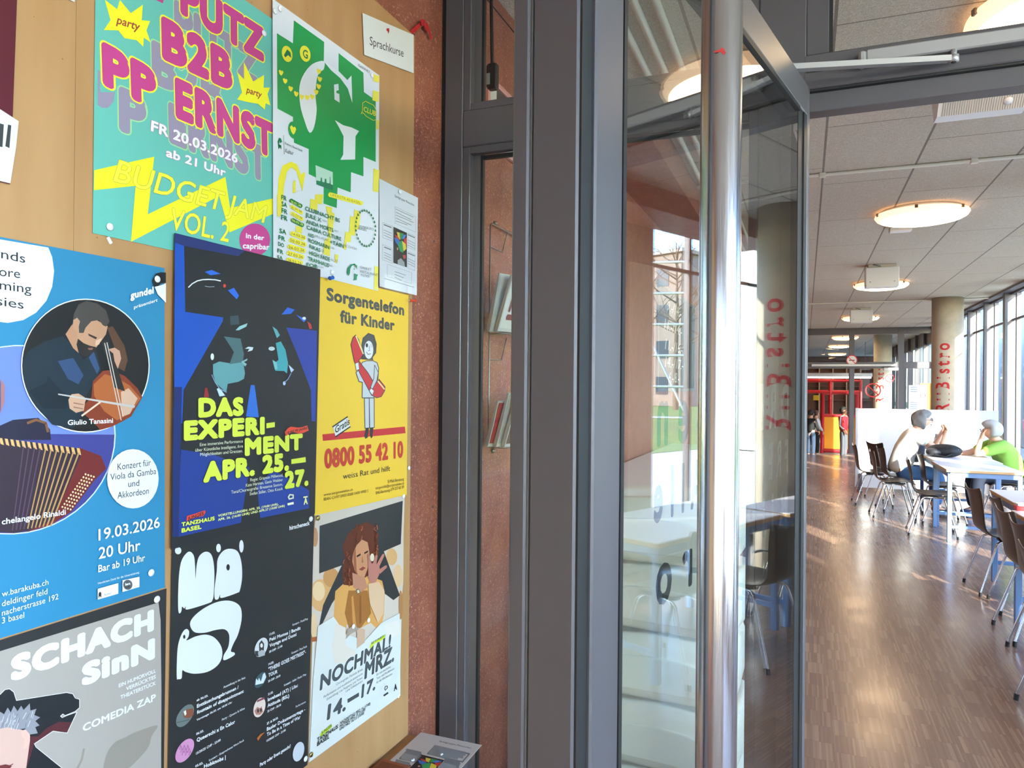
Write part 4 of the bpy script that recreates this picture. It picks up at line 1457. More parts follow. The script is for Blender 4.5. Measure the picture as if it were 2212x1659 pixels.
P.poly(PIC, [(95, 850), (125, 845), (125, 875), (95, 878)], '#A85A34')
P.poly(PIC, [(143, 160), (658, 5), (646, 272), (541, 318), (640, 590), (600, 620), (520, 560), (290, 540), (220, 640), (130, 830), (165, 650), (280, 405), (140, 455)], '#303236')
for c, pts in (('#D79E58', [(240, 565), (310, 500), (350, 470), (450, 470), (530, 500), (546, 570), (542, 700), (520, 820), (460, 760), (380, 800), (310, 770), (300, 880), (240, 960), (218, 900), (232, 700)]),
               ('#A0672F', [(322, 560), (440, 560), (462, 700), (400, 790), (330, 815), (298, 700)]),
               ('#C98C48', [(340, 600), (350, 590), (370, 780), (350, 800)]), ('#8A5424', [(390, 590), (400, 590), (402, 760), (388, 770)]),
               ('#5E2A18', [(290, 525), (283, 440), (300, 360), (284, 285), (320, 210), (345, 185), (400, 150), (430, 133), (480, 160), (503, 220), (508, 340), (480, 420), (440, 470), (340, 530)]),
               ('#C48A66', [(350, 330), (372, 280), (405, 245), (440, 262), (452, 330), (442, 420), (420, 478), (390, 490), (358, 430), (345, 380)]),
               ('#9C5A3E', [(350, 330), (366, 300), (372, 440), (390, 490), (356, 430)]),
               ('#B98068', [(345, 450), (420, 478), (440, 540), (400, 570), (350, 540)]),
               ('#2E1E1C', [(370, 345), (395, 330), (397, 342), (374, 355)]), ('#2E1E1C', [(418, 325), (442, 312), (443, 322), (420, 335)]),
               ('#A06848', [(405, 340), (415, 385), (402, 390)]),
               ('#8E3A34', [(385, 430), (410, 412), (428, 420), (405, 438)]),
               ('#6C6258', [(365, 555), (385, 548), (395, 570), (378, 585)]), ('#CFC6B2', [(372, 560), (385, 555), (390, 572), (378, 578)])):
    P.poly(PIC, pts, c)
random.seed(4)
for k in range(46):
    a = random.uniform(0, 1)
    u = 292 + 40 * random.random() if a < 0.45 else (310 + 190 * random.random() if a < 0.8 else 470 + 35 * random.random())
    v = 280 + 230 * random.random() if a < 0.45 else (145 + 110 * random.random() if a < 0.8 else 180 + 150 * random.random())
    P.line(PIC, [(u, v), (u + random.uniform(-10, 10), v + 12), (u + random.uniform(-8, 8), v + 24)], random.uniform(4, 8), random.choice(['#8A4226', '#6E301C', '#A2573A', '#4A2014']))
SK = '#B5766A'
for pts in ([(440, 400), (455, 392), (490, 392), (512, 418), (508, 462), (480, 522), (452, 512), (440, 460)], [(442, 405), (436, 345), (444, 328), (452, 345), (462, 400)], [(466, 400), (484, 345), (492, 338), (498, 350), (490, 402)],
            [(488, 405), (528, 335), (538, 332), (540, 345), (508, 415)], [(505, 432), (545, 405), (557, 405), (555, 420), (512, 458)], [(440, 440), (445, 470), (452, 500), (440, 480)]):
    P.poly('hand_picture', pts, SK)
P.ell('hand_picture', (465, 355), 13, 24, '#D9CDB4')
P.poly(PIC, [(440, 520), (505, 505), (540, 560), (535, 700), (500, 760), (450, 640)], '#D8B493')
P.poly('pale_mist', [(130, 780), (225, 720), (300, 830), (420, 870), (520, 760), (635, 700), (640, 1210), (75, 1622), (100, 1100)], '#D5D7D5')
P.poly('pale_mist', [(215, 900), (240, 760), (300, 790), (300, 900), (360, 930), (360, 1000), (230, 1010)], '#DCD0C6')
P.poly('pale_mist', [(370, 790), (420, 800), (418, 880), (368, 920)], '#C9A78E')
P.poly('pale_mist', [(310, 800), (360, 770), (382, 800), (330, 830), (300, 862)], '#A79386')
P.poly('pale_mist', [(540, 770), (632, 740), (634, 830), (560, 860)], '#E0D9D4')
TX = '#495055'
for s, bl, br, h in [('NOCHMAL!', (138, 1182), (582, 912), 98), ('MRZ.', (415, 1112), (600, 996), 105)]:
    P.text('headline', s, bl, br, h, TX, 0.045, 0.12, '#E2E4E4', 0.02)
for s, bl, br, h in [('14.', (182, 1365), (300, 1300), 95), ('17.', (395, 1228), (483, 1172), 82)]:
    P.text('headline', s, bl, br, h, TX, 0.045, 0.12)
P.poly('headline', [(310, 1232), (382, 1190), (382, 1214), (312, 1256)], TX)
for s, bl, br, h in [('Choreografie: Mathilde Bonte', (240, 1148), (405, 1052), 15), ('Performance und musikalisch-tänzerische', (163, 1226), (405, 1078), 15), ('Entwicklung: Lee Ferguson, Lou Poiner,', (182, 1240), (405, 1102), 15), ('Lena Schliebowdcx', (300, 1190), (405, 1124), 15),
                     ('Ein märchenhaftes', (490, 1088), (578, 1036), 14), ('Tanz- und Musiktheater', (490, 1112), (602, 1046), 14), ('für die Allerkleinsten.', (490, 1136), (590, 1078), 14)]:
    P.text('small_print', s, bl, br, h, '#6A6E70', 0, 0.1, res=2)
P.z = zn
for s, bl, br, h in [('NACHMITTAG: MRZ. 14. (17:00)', (395, 1308), (815, 1032), 40), ('MATINEE: MRZ. 15. (11:00)', (393, 1350), (745, 1110), 38), ('UND MRZ. 16./17. (10:00)', (390, 1392), (728, 1160), 36)]:
    P.text('small_print', s, bl, br, h, '#33383B', 0.03, 0.12)
P.poly('age_banner', [(805, 240), (830, 180), (900, 145), (1025, 62), (1022, 100), (960, 155), (880, 190), (815, 262)], '#C3D93E')
P.text('age_banner', 'BIS 10 JAHREN', (830, 205), (1005, 98), 30, '#4A5530', 0.02)
P.poly('theatre_logo', [(120, 1445), (150, 1395), (220, 1345), (280, 1298), (290, 1330), (220, 1405), (130, 1478)], '#BFD93A')
P.text('theatre_logo', 'JUNGES', (135, 1450), (278, 1335), 40, '#33402A', 0.03, 0.1)
P.text('theatre_logo', 'TANZHAUS', (80, 1548), (368, 1356), 58, '#26292C', 0.04, 0.1)
P.text('theatre_logo', 'BASEL', (77, 1608), (250, 1492), 56, '#26292C', 0.04, 0.1)
P.loop('partner_logos', [(1012, 815), (1020, 780), (1050, 775), (1050, 800), (1020, 835)], 9, '#2E3234')
P.line('partner_logos', [(1005, 905), (1055, 870)], 24, '#2E3234')
P.text('partner_logos', 'A', (1140, 850), (1182, 825), 92, '#24282A', 0.05)
P.done()

# ---- chess theatre poster
s5 = zoomed(0, 1220, 3.78)
P = Poster('chess_poster', 'grey poster with a black knight outline and white lettering SCHACH SINN', 'poster',
           wide_corners((359.5, 1271), (352, 1775), 0.45, 0.001), 0.001, '#2B2C2E', z4)
gp = on_x(*z4(748, 878), PAPER + 0.001)


def chess_px(dy, dz):
    x_, y_ = px_of(gp + Vector((0, dy, dz)))
    return (x_ * 2.187, (y_ - 900) * 2.187)


P.poly('grey_panel', [chess_px(-0.42, 0.0), (0, 1108), (748, 878), (758, 960), (762, 1300), chess_px(0.012, -0.55), chess_px(-0.42, -0.55)], '#A39B95')
for s, bl, br, h, in [('SCHACH', (50, 1256), (727, 1010), 124), ('SinN', (385, 1278), (732, 1142), 110)]:
    P.text('headline', s, bl, br, h, '#D9DEE4', 0.075, 0, '#8C8680', 0.01)
for s, bl, br, h, b in [('EIN HUMORVOLL', (560, 1280), (735, 1208), 18, 0.02), ('VERRÜCKTES', (595, 1295), (735, 1236), 18, 0.02), ('THEATERSTÜCK', (568, 1335), (735, 1266), 18, 0.02), ('COMEDIA ZAP', (390, 1490), (735, 1340), 36, 0.03)]:
    P.text('subtitle', s, bl, br, h, '#DBDEE2', b)
P.poly('leaf_shape', smooth_poly([(742, 1458), (640, 1490), (590, 1515), (540, 1540), (500, 1600), (490, 1700), (580, 1680), (650, 1620), (700, 1560), (715, 1510)]), '#8D857D')  # faint grey leaf and stem, part of the print
P.line('leaf_shape', [(395, 1570), (385, 1620), (365, 1660)], 10, '#8D857D')
P.z = s5
kn = [(-60, 1120), (0, 1060), (40, 1020), (75, 1015), (108, 1040), (130, 1110), (540, 1045), (590, 1055), (610, 1090), (645, 1100), (645, 1165), (610, 1195), (530, 1228), (510, 1215), (488, 1235), (505, 1250), (545, 1232), (622, 1205), (585, 1285), (545, 1370), (500, 1365), (430, 1355), (275, 1460), (290, 1490), (500, 1659), (560, 1760), (-60, 1760)]
P.loop('knight_picture', kn, 10, '#D8D4CE')
P.poly('knight_picture', kn, '#212328')
P.poly('knight_picture', [(310, 1400), (380, 1330), (480, 1282), (585, 1285), (545, 1370), (500, 1365), (430, 1355), (275, 1460), (230, 1620), (200, 1700), (190, 1620), (240, 1400)], '#52262C')
P.poly('knight_picture', [(-60, 1340), (60, 1325), (170, 1345), (235, 1370), (243, 1430), (225, 1560), (205, 1700), (-60, 1760)], '#CBA79B')
P.poly('knight_picture', smooth_poly([(170, 1365), (205, 1345), (238, 1380), (240, 1430), (215, 1490), (190, 1500), (200, 1430), (178, 1400)]), '#D6AC9E')
hair = [(-60, 1240), (0, 1200), (30, 1220), (60, 1165), (85, 1205), (110, 1150), (140, 1195), (170, 1150), (190, 1185), (240, 1130), (245, 1190), (295, 1175), (275, 1225), (325, 1245), (285, 1275), (320, 1310), (285, 1325), (305, 1375), (240, 1385), (200, 1335), (140, 1345), (60, 1325), (-60, 1350)]
P.poly('knight_picture', hair, '#8B8A92')
random.seed(9)
for k in range(30):
    u, v = random.uniform(0, 260), random.uniform(1210, 1320)
    P.line('knight_picture', [(u, v + 30), (u + random.uniform(-5, 30), v - 20)], 4, random.choice(['#B9B8C0', '#6A6972', '#D0CFD6']))
P.poly('knight_picture', [(-20, 1640), (40, 1628), (92, 1640), (60, 1680), (-20, 1690)], '#6A2A2E')
P.line('knight_picture', [(0, 1650), (60, 1645), (100, 1625)], 6, '#6A3A34')
P.done()

# ---- maroon poster at the picture edge and the slip above
P = Poster('curled_poster', 'maroon poster with piano keys along its white lower edge', 'poster',
           wide_corners((52, -420), (22, 398), 0.42, 0.004), 0.004, '#5A1C28', None)
P.poly('piano_keys', [(-330, 186), (0, 236), (40, 262), (34, 320), (22, 396), (-330, 316)], '#D9DADF')
for q in ([(-2, 266), (8, 269), (5, 318), (-4, 316)], [(17, 269), (24, 271), (20, 320), (11, 316)], [(-28, 258), (-16, 262), (-20, 312), (-31, 308)]):
    P.poly('piano_keys', q, '#3A3D44')
P.done()
P = Poster('paper_note', 'corner of a white note above the turquoise poster', 'sign', [(80, -120), (166, -60), (161, 4.5), (112, -16)], 0.002, '#D9D8D8', None)
P.done()
# ------------------------------------------------------------------ notice board, pins and small things on the wall
TOX = Matrix.Rotation(math.pi / 2, 4, 'Y')     # local Z becomes +X (out of the wall)
yr = on_x(889, 800, PAPER).y
ys = on_x(160, 400, PAPER).y
zt = on_x(898, 80, PAPER).z
nb = thing('notice_board', 'tan fibreboard notice board covered with posters and pin holes', 'notice board', (WALL + 0.0004, yr, 1.4))
for (a, b) in ((ys + 0.0006, yr), (-1.2, ys)):
    mb = MB()
    mb.box(0, PAPER - WALL - 0.0006, a - yr, b - yr, 0.50 - 1.4, zt - 1.4, mdf)
    mb.build('board_panel', nb)

pin_white, pin_brass = mat('white_pin', '#E6E7EA', 0.3), mat('brass_pin', '#9C8A50', 0.28, 1.0)


def tack(px, py, depth, m, label, group):
    p = on_x(px, py, PAPER + depth)
    mb = MB()
    mb.lathe([(0.0062, 0.0), (0.0066, 0.0008), (0.0058, 0.0022), (0.0038, 0.0032), (0.0, 0.0036)], m, 18, TOX)
    o = mb.build('thumbtack')
    o.location = p
    tag(o, label, 'pin', group)


WP, BP = 'white thumbtacks on the notice board', 'brass thumbtacks on the notice board'
for px, py, d, lab in [
        (570, 72, 0.004, 'white thumbtack beside the letter Z of the turquoise poster'), (237, 490, 0.004, 'white thumbtack low left on the turquoise poster'),
        (594, 24, 0.0085, 'lower of two white thumbtacks at the top left of the club poster'), (605, 19, 0.0085, 'upper of two white thumbtacks at the top left of the club poster'),
        (803.5, 163, 0.0085, 'white thumbtack top right on the green and white club poster'), (718, 589, 0.0085, 'white thumbtack just above the blue push pin'),
        (864, 414, 0.0115, 'white thumbtack at the top of the playgroup sheet'), (339, 603, 0.0065, 'white thumbtack at the top right corner of the blue concert poster'),
        (326, 1237, 0.0065, 'white thumbtack low right on the blue concert poster'), (338.5, 1294.5, 0.003, 'white thumbtack at the corner above the SCHACH lettering'),
        (671, 1121, 0.0045, 'white thumbtack beside the word hirscheneck'), (659.6, 1639, 0.0045, 'white thumbtack at the bottom right of the black programme poster'),
        (883, 1011, 0.002, 'white thumbtack on the bare board right of the telephone number'), (871.5, 1072, 0.0048, 'white thumbtack at the bottom right of the yellow poster'),
        (763, 1353, 0.0035, 'white thumbtack left below the red-haired woman'), (796, 1339.5, 0.0035, 'white thumbtack right below the red-haired woman'), (860.5, 1503, 0.003, 'white thumbtack at the bottom right of the pale theatre poster')]:
    tack(px, py, d, pin_white, lab, WP)
for px, py, d, lab in [(687, 1119, 0.0045, 'brass thumbtack at the top left of the pale theatre poster'), (672, 1630, 0.004, 'brass thumbtack at the bottom left of the pale theatre poster')]:
    tack(px, py, d, pin_brass, lab, BP)


def push_pin(px, py, depth, color, label, tilt):
    p = on_x(px, py, PAPER + depth)
    t = thing('push_pin', label, 'pin', p)
    R = Matrix.Rotation(tilt, 4, 'Z') @ TOX
    mb = MB()
    mb.lathe([(0.0005, -0.002), (0.0006, 0.010)], chrome, 8, R)
    mb.build('needle', t)
    mb = MB()
    mb.lathe([(0.0050, 0.009), (0.0052, 0.011), (0.0026, 0.0125), (0.0024, 0.021), (0.0046, 0.0235), (0.0048, 0.0255), (0.0, 0.026)], mat('pin_' + color[1:].lower(), color, 0.25), 16, R)
    mb.build('head', t)


push_pin(709, 602, 0.007, '#1F5FC4', 'blue push pin holding the club poster above the yellow one', -0.5)
push_pin(880, 649, 0.006, '#E0402A', 'red push pin at the top right of the yellow poster', 0.55)

ws = MB()
p0 = on_x(236, 519.5, PAPER + 0.001)
ws.rbox(-0.001, 0.002, -0.003, 0.003, -0.006, 0.006, pin_white, 0.0008)
o = ws.build('paper_scrap')
o.location = p0
o.rotation_euler = (0.6, 0, 0)
tag(o, 'torn white paper scrap left under the turquoise poster', 'paper scrap')

for px, py, lab in [(937, 521, 'upper grey screw in the red chipboard strip'), (934.5, 1095, 'lower grey screw in the red chipboard strip')]:
    mb = MB()
    mb.lathe([(0.0045, 0.0), (0.0045, 0.0008), (0.0035, 0.0016), (0.0, 0.0018)], bead_m, 14, TOX)
    mb.box(0.0016, 0.002, -0.0028, 0.0028, -0.0006, 0.0006, dark_gasket)
    mb.box(0.0016, 0.002, -0.0006, 0.0006, -0.0028, 0.0028, dark_gasket)
    o = mb.build('screw')
    o.location = on_x(px, py, WALL + 0.0005)
    tag(o, lab, 'screw', 'screws in the chipboard wall')

# red ribbon tied to a nail
nail = on_x(906, 52, WALL)
rb = thing('red_ribbon', 'red ribbon and twine hanging from a nail beside the board', 'ribbon', nail)


def ribbon(part, pts, w, m, out=0.010):
    mb = MB()
    P3 = [on_x(z2(u, v)[0], z2(u, v)[1], WALL + out + 0.002 * math.sin(k * 1.7)) - nail for k, (u, v) in enumerate(pts)]
    for k in range(len(P3) - 1):
        d = (P3[k + 1] - P3[k]).normalized()
        n_ = d.cross(Vector((1, 0, 0))).normalized() * w
        a, b = P3[k], P3[k + 1]
        t = Vector((0.0012, 0, 0))
        mb.hexa([a - n_, a + n_, b + n_, b - n_, a - n_ + t, a + n_ + t, b + n_ + t, b - n_ + t], m)
    mb.build(part, rb)


redcloth = mat('red_cloth', '#B3141E', 0.7)
ribbon('tail', [(822, 178), (850, 155), (880, 130), (900, 118)], 0.0062, redcloth)
ribbon('tail', [(890, 118), (912, 138), (925, 175), (932, 212)], 0.0058, redcloth, 0.013)
ribbon('knot', [(878, 125), (892, 118), (905, 150), (914, 165)], 0.0085, redcloth, 0.015)
mb = MB()
mb.tube([on_x(*z2(u, v), WALL + 0.012) - nail for u, v in ((893, 112), (884, 140), (862, 165), (845, 190), (838, 214))], 0.0012, mat('twine', '#8A6A4A', 0.8), 6)
mb.build('twine', rb)
mb = MB()
mb.lathe([(0.001, -0.002), (0.001, 0.018), (0.0026, 0.018), (0.0, 0.0195)], bead_m, 10, TOX)
mb.build('nail', rb)

# ledge with flyers under the board
LZ = 0.490
c_far, c_right = on_z(908.5, 1582, LZ + 0.012), on_z(1041.5, 1609, LZ + 0.012)
sh = thing('flyer_shelf', 'wooden ledge under the notice board with flyers on it', 'shelf', (WALL, c_far.y, LZ))
mb = MB()
mb.rbox(0.0, 0.185, -0.75, -0.004, -0.022, 0.0, mdf, 0.002)
mb.build('board', sh)
mb = MB()
mb.rbox(0.165, 0.187, -0.75, 0.0, -0.035, 0.008, mat('pale_wood_edge', '#C7A26C', 0.5), 0.003)
mb.build('front_edge', sh)
for yy in (-0.12, -0.62):
    mb = MB()
    mb.prism([(0.0, -0.022), (0.15, -0.022), (0.0, -0.16)], 'Y', yy, yy + 0.018, mdf)
    mb.build('bracket', sh)


class Flat(Poster):
    """a sheet lying level at height zz, laid out in picture pixels"""

    def __init__(self, name, label, cat, corners, zz, color, z=None, group=None):
        self.zz, self.z, self.n, self.parts, self.off = zz, z, 0, {}, 0.0
        a = [on_z(px, py, zz) for px, py in corners]
        mb = MB()
        mb.hexa([p - Vector((0, 0, 0.001)) for p in a] + a, ink(color))
        self.o = mb.build(name)
        tag(self.o, label, cat, group)

    def lift(self):
        return Vector((0, 0, 0.00003 + 0.00003 * self.n))

    def W(self, u, v):
        px, py = self.z(u, v) if self.z else (u, v)
        return on_z(px, py, self.zz)


zf_ = zoomed(800, 1560, 8.508)
tl_, tr_ = Vector(zf_(930, 185)), Vector(zf_(2050, 420))
A, B = on_z(*tl_, LZ + 0.012), on_z(*tr_, LZ + 0.012)
ex = (B - A)
ey = Vector((ex.y, -ex.x, 0)).normalized() * 0.297
if ey.y > 0:
    ey = -ey


def flat_T(u, v):
    """printed layout of the sleeve sheet -> picture pixels of the flyer"""
    # the hanging sheet's own corners span 0..1
    s0, s1 = on_x(*s4(132, -100), PAPER + 0.0075), on_x(*s4(710, 190), PAPER + 0.0075)
    w = on_x(*s4(u, v), PAPER + 0.0075)
    a = (w.y - s0.y) / (s1.y - s0.y)
    b = (s0.z - w.z) / 0.297
    return px_of(A + ex * a + ey * b)


FL = 'flyers on the wooden ledge'
P = Flat('flyer', 'grey playgroup flyer lying on top of the wooden ledge', 'flyer', [px_of(q) for q in (A, B, B + ey, A + ey)], LZ + 0.012, '#BDB6B4', None, FL)
playgroup_print(P, flat_T, '#2B2A2C')
P.done()
k1, k2 = zf_(240, 675), zf_(720, 800)
a_, b_ = on_z(*k1, LZ + 0.018), on_z(*k2, LZ + 0.018)
mb = MB()
dv = (b_ - a_)
dn_ = Vector((dv.y, -dv.x, 0)).normalized() * 0.20
if dn_.y > 0:
    dn_ = -dn_
lo = [a_, b_, b_ + dn_, a_ + dn_]
mb.hexa([p - Vector((0, 0, 0.015)) for p in lo] + lo, ink('#8C4A36'))
mb.mesh([p + Vector((0, 0, 0.0003)) for p in (a_ + dv * 0.06 + dn_ * 0.06, b_ - dv * 0.1 + dn_ * 0.06, b_ - dv * 0.1 + dn_ * 0.5, a_ + dv * 0.06 + dn_ * 0.5)], [(0, 1, 2, 3)], ink('#6E3322'))
tag(mb.build('flyer'), 'pile of reddish brown flyers in front of the grey playgroup flyer', 'flyer', FL)
for k, ((u, v), lab) in enumerate([((780, 715), 'larger white paper bit lying on the playgroup flyer'), ((1312, 605), 'slim white paper bit lying on the playgroup flyer')]):
    mb = MB()
    mb.rbox(-0.004, 0.004, -0.002, 0.002, 0, 0.004, pin_white, 0.0006)
    if k == 0:
        mb.rbox(0.001, 0.005, -0.003, 0.003, 0.001, 0.006, pin_white, 0.0006)
    o = mb.build('paper_scrap')
    o.location = on_z(*zf_(u, v), LZ + 0.0135)
    o.rotation_euler = (0, 0, 0.5 + 0.7 * k)
    tag(o, lab, 'paper scrap')

# ------------------------------------------------------------------ behind the fixed glazing: adapter, frame, newspapers
ap = on_y(1065, 165, SY + 0.13)
ad = thing('power_adapter', 'black power adapter hanging on its cable behind the glass', 'adapter', ap)
mb = MB()
mb.rbox(-0.017, 0.017, -0.014, 0.014, -0.046, 0.042, black_plastic, 0.004)
mb.rbox(-0.019, -0.008, -0.016, 0.012, -0.040, 0.036, black_plastic, 0.003)
mb.build('body', ad)
mb = MB()
mb.box(-0.0165, -0.004, -0.0167, -0.0162, -0.032, 0.006, mat('grey_label', '#9A9B9A', 0.5))
lb = mb.build('rating_label', ad)
mb = MB()
mb.tube([(-0.003, 0, 0.04), (-0.005, 0, 0.10), (-0.009, 0, 0.25), (-0.012, 0, CZ - ap.z)], 0.0062, black_plastic, 10)
mb.build('cable', ad)

# pink framed notice on the chipboard beyond
q0, q1 = on_x(1088, 199, WALL), on_x(1088, 339, WALL)
fy0 = on_x(1046, 250, WALL).y
pf = thing('framed_notice', 'pink framed notice hanging above the newspaper rack', 'picture frame', (WALL, fy0, 0))
mb = MB()
fz0, fz1, fl = q1.z, q0.z, 0.62
for b in ((0, 0.018, 0, fl, fz0, fz0 + 0.02), (0, 0.018, 0, fl, fz1 - 0.02, fz1), (0, 0.018, 0, 0.02, fz0 + 0.02, fz1 - 0.02), (0, 0.018, fl - 0.02, fl, fz0 + 0.02, fz1 - 0.02)):
    mb.rbox(*b, mat('pink_frame', '#D59A94', 0.4), 0.003)
mb.build('frame', pf)
mb = MB()
mb.box(0.002, 0.006, 0.02, fl - 0.02, fz0 + 0.02, fz1 - 0.02, ink('#C9C9C6'))
mb.build('sheet', pf)
mb = MB()
mb.box(0.006, 0.0064, 0.10, fl - 0.02, fz1 - 0.075, fz1 - 0.02, ink('#4E4A4A'))
mb.box(0.006, 0.0064, 0.05, 0.16, fz0 + 0.06, fz1 - 0.09, ink('#7A7A76'))
for k in range(3):
    mb.ball((0.006, 0.24 + 0.13 * k, (fz0 + fz1) / 2 - 0.02), 0.0006, 0.05, 0.03, ink('#E3E3DF'), 20, 6)
mb.build('print', pf)

# newspaper rack of bent wire
RXW = WALL + 0.012
rk0 = on_x(1057, 480, RXW)
rk1 = on_x(1051, 966, RXW)
ry0, ry1, rz0, rz1 = rk0.y + 0.01, rk0.y + 0.36, rk1.z, rk0.z
rk = thing('newspaper_rack', 'steel wire newspaper rack on the red chipboard wall', 'rack', (RXW, ry0, rz0))
wire = mat('steel_wire', '#8D8880', 0.3, 0.9)
W_ = ry1 - ry0
HH = rz1 - rz0
mb = MB()
mb.tube([(0, 0, 0), (0, 0.0, HH - 0.01), (0, 0.015, HH), (0, W_ - 0.015, HH), (0, W_, HH - 0.01), (0, W_, 0)], 0.0032, wire, 8)
mb.build('frame', rk)
pz = [on_x(1060, 722, RXW).z - rz0, 0.0]
for zz in pz:
    mb = MB()
    mb.tube([(0, 0, zz), (0.075, 0, zz), (0.075, W_, zz), (0, W_, zz)], 0.003, wire, 8)
    mb.tube([(0.075, 0.05, zz), (0.10, 0.06, zz + 0.16), (0.10, W_ - 0.06, zz + 0.16), (0.075, W_ - 0.05, zz)], 0.003, wire, 8)
    mb.tube([(0, 0, zz + 0.33), (0, 0.12, zz + 0.33), (0.0, 0.17, zz + 0.42)], 0.0025, wire, 6)
    mb.build('pocket', rk)
for zz in (-0.02, HH + 0.012):
    mb = MB()
    mb.lathe([(0.010, -0.012), (0.010, -0.006), (0.005, 0.0), (0.0, 0.001)], wire, 12, Matrix.Translation((0, W_ / 2 - 0.11, zz)) @ TOX)
    mb.build('mounting_eye', rk)


def newspaper(y, z, n, h, lean, label, cover, title, tcol):
    t = thing('newspaper', label, 'newspaper', (RXW + 0.010 + 0.030 * n, y, z), -0.42, 'newspapers in the wire rack')
    mb = MB()
    th = 0.020
    # a folded copy: curved fold at the bottom, sheets leaning away from the wall
    prof = [(0.0, 0.012), (0.003, 0.003), (0.010, 0.0), (0.017, 0.003), (th, 0.012), (th + lean * 0.5, h * 0.5), (th + lean, h), (lean + 0.012, h + 0.002), (lean * 0.5 + 0.003, h * 0.5)]
    mb.prism(prof, 'Y', 0, 0.30, ink('#B9B8B4'))
    mb.build('folded_pages', t)
    mb = MB()
    e = 0.0008
    mb.hexa([(th + e, 0.004, 0.014), (th + e, 0.296, 0.014), (th + lean + e, 0.296, h - 0.006), (th + lean + e, 0.004, h - 0.006)] + [(th + e * 2, 0.004, 0.014), (th + e * 2, 0.296, 0.014), (th + lean + e * 2, 0.296, h - 0.006), (th + lean + e * 2, 0.004, h - 0.006)], ink(cover))
    cv = mb.build('front_page', t)
    if title:
        mb = MB()
        up = Vector((lean * 1.0, 0, h - 0.02)).normalized()
        b0 = Vector((th + e * 3, 0.085, 0.012)) + up * 0.012
        mbp = (b0, b0 + up * (h - 0.05), b0 - Vector((0, 0.06, 0)))
        put_text(mb, title, mbp[0], mbp[1], mbp[2], ink(tcol), 0.02)
        mb.build('masthead', cv)


zn0, zn1 = rz0 + pz[0] + 0.004, rz0 + 0.004
newspaper(ry0 - 0.05, zn0, 0, 0.21, 0.05, 'newspaper at the back of the upper rack pocket', '#B5B7BA', None, None)
newspaper(ry0 - 0.045, zn0, 1, 0.20, 0.07, 'newspaper at the front of the upper rack pocket', '#C5C6C4', 'JT', '#7A3A32')
newspaper(ry0 - 0.055, zn1, 0, 0.17, 0.05, 'newspaper with a red page at the back of the lower rack pocket', '#9E2B36', None, None)
newspaper(ry0 - 0.045, zn1, 1, 0.20, 0.06, 'newspaper in the middle of the lower rack pocket', '#A9A49F', None, None)
newspaper(ry0 - 0.04, zn1, 2, 0.19, 0.06, 'newspaper lettered met at the front of the lower rack pocket', '#6B5550', 'met', '#E0DEDC')

# ------------------------------------------------------------------ door closer on the header
rail0, rail1 = on_y(1856, 132, SY - 0.02), on_y(2212, 85, SY - 0.02)
dc = thing('door_closer', 'silver door closer rail and arm on the dark header', 'door closer', (rail0.x, SY, rail0.z))
zr = -0.004
mb = MB()
mb.rbox(0.016, 0.62, -0.034, -0.001, zr - 0.008, zr + 0.026, silver, 0.003)
mb.box(0.016, 0.62, -0.030, -0.006, zr - 0.0095, zr - 0.008, bead_m)
mb.build('slide_rail', dc)
mb = MB()
mb.rbox(-0.002, 0.016, -0.036, -0.001, zr - 0.014, zr + 0.026, silver, 0.005)
mb.build('end_cap', dc)
ae = on_y(2046, 127, SY - 0.03)
s_a, z_a = 0.13, 2.405
st = dp(s_a, -0.02, ae.z - 0.004) - Vector((rail0.x, SY, rail0.z))
en = ae - Vector((rail0.x, SY, rail0.z)) + Vector((0.014, 0, -0.002))
mb = MB()
d = (en - st).normalized()
sd = Vector((-d.y, d.x, 0)) * 0.011
u = Vector((0, 0, 0.007))
mb.hexa([st - sd - u, st + sd - u, en + sd * 0.8 - u, en - sd * 0.8 - u, st - sd + u, st + sd + u, en + sd * 0.8 + u, en - sd * 0.8 + u], silver)
mb.lathe([(0.012, -0.008), (0.012, 0.008)], silver, 16, Matrix.Translation(en))
arm = mb.build('arm', dc)
mb = MB()
mb.lathe([(0.006, -0.0095), (0.006, -0.0075)], dark_gasket, 12, Matrix.Translation(en))
mb.lathe([(0.007, -0.001), (0.007, 0.022)], silver, 12, Matrix.Translation(en))
mb.build('pivot_screw', arm)
mb = MB()
mb.lathe([(0.014, -0.03), (0.014, 0.008)], silver, 16, Matrix.Translation(st))
mb.build('arm_spindle', dc)

# ------------------------------------------------------------------ ceiling fittings
lamp_glass = mat('opal_glass', '#FFE9D0', 0.3, emit='#FFD9A8', estr=9.0)
lamp_rim = mat('lamp_rim', '#E4CFB8', 0.35, emit='#FFC998', estr=0.8)
brass_clip = mat('lamp_clip', '#8C7A66', 0.35, 0.8)


def lamp(x, y, label):
    t = thing('ceiling_lamp', label, 'lamp', (x, y, CZ), 0, 'round ceiling lamps in a row')
    mb = MB()
    mb.lathe([(0.30, 0.0), (0.31, -0.02), (0.30, -0.03)], white_lacquer, 40)
    mb.build('base', t)
    mb = MB()
    mb.lathe([(0.346, -0.028), (0.350, -0.040), (0.335, -0.062), (0.31, -0.075)], lamp_rim, 48)
    mb.build('rim', t)
    mb = MB()
    mb.lathe([(0.31, -0.0745), (0.22, -0.093), (0.11, -0.103), (0.0, -0.106)], lamp_glass, 48)
    mb.build('diffuser', t)
    for k in range(6):
        a = k * math.pi / 3 + 0.3
        mb = MB()
        c, s_ = math.cos(a), math.sin(a)
        mb.rbox(-0.012, 0.012, -0.006, 0.006, -0.05, -0.024, brass_clip, 0.002)
        o = mb.build('clip', t)
        o.location = (0.352 * c, 0.352 * s_, 0)
        o.rotation_euler = (0, 0, a + math.pi / 2)


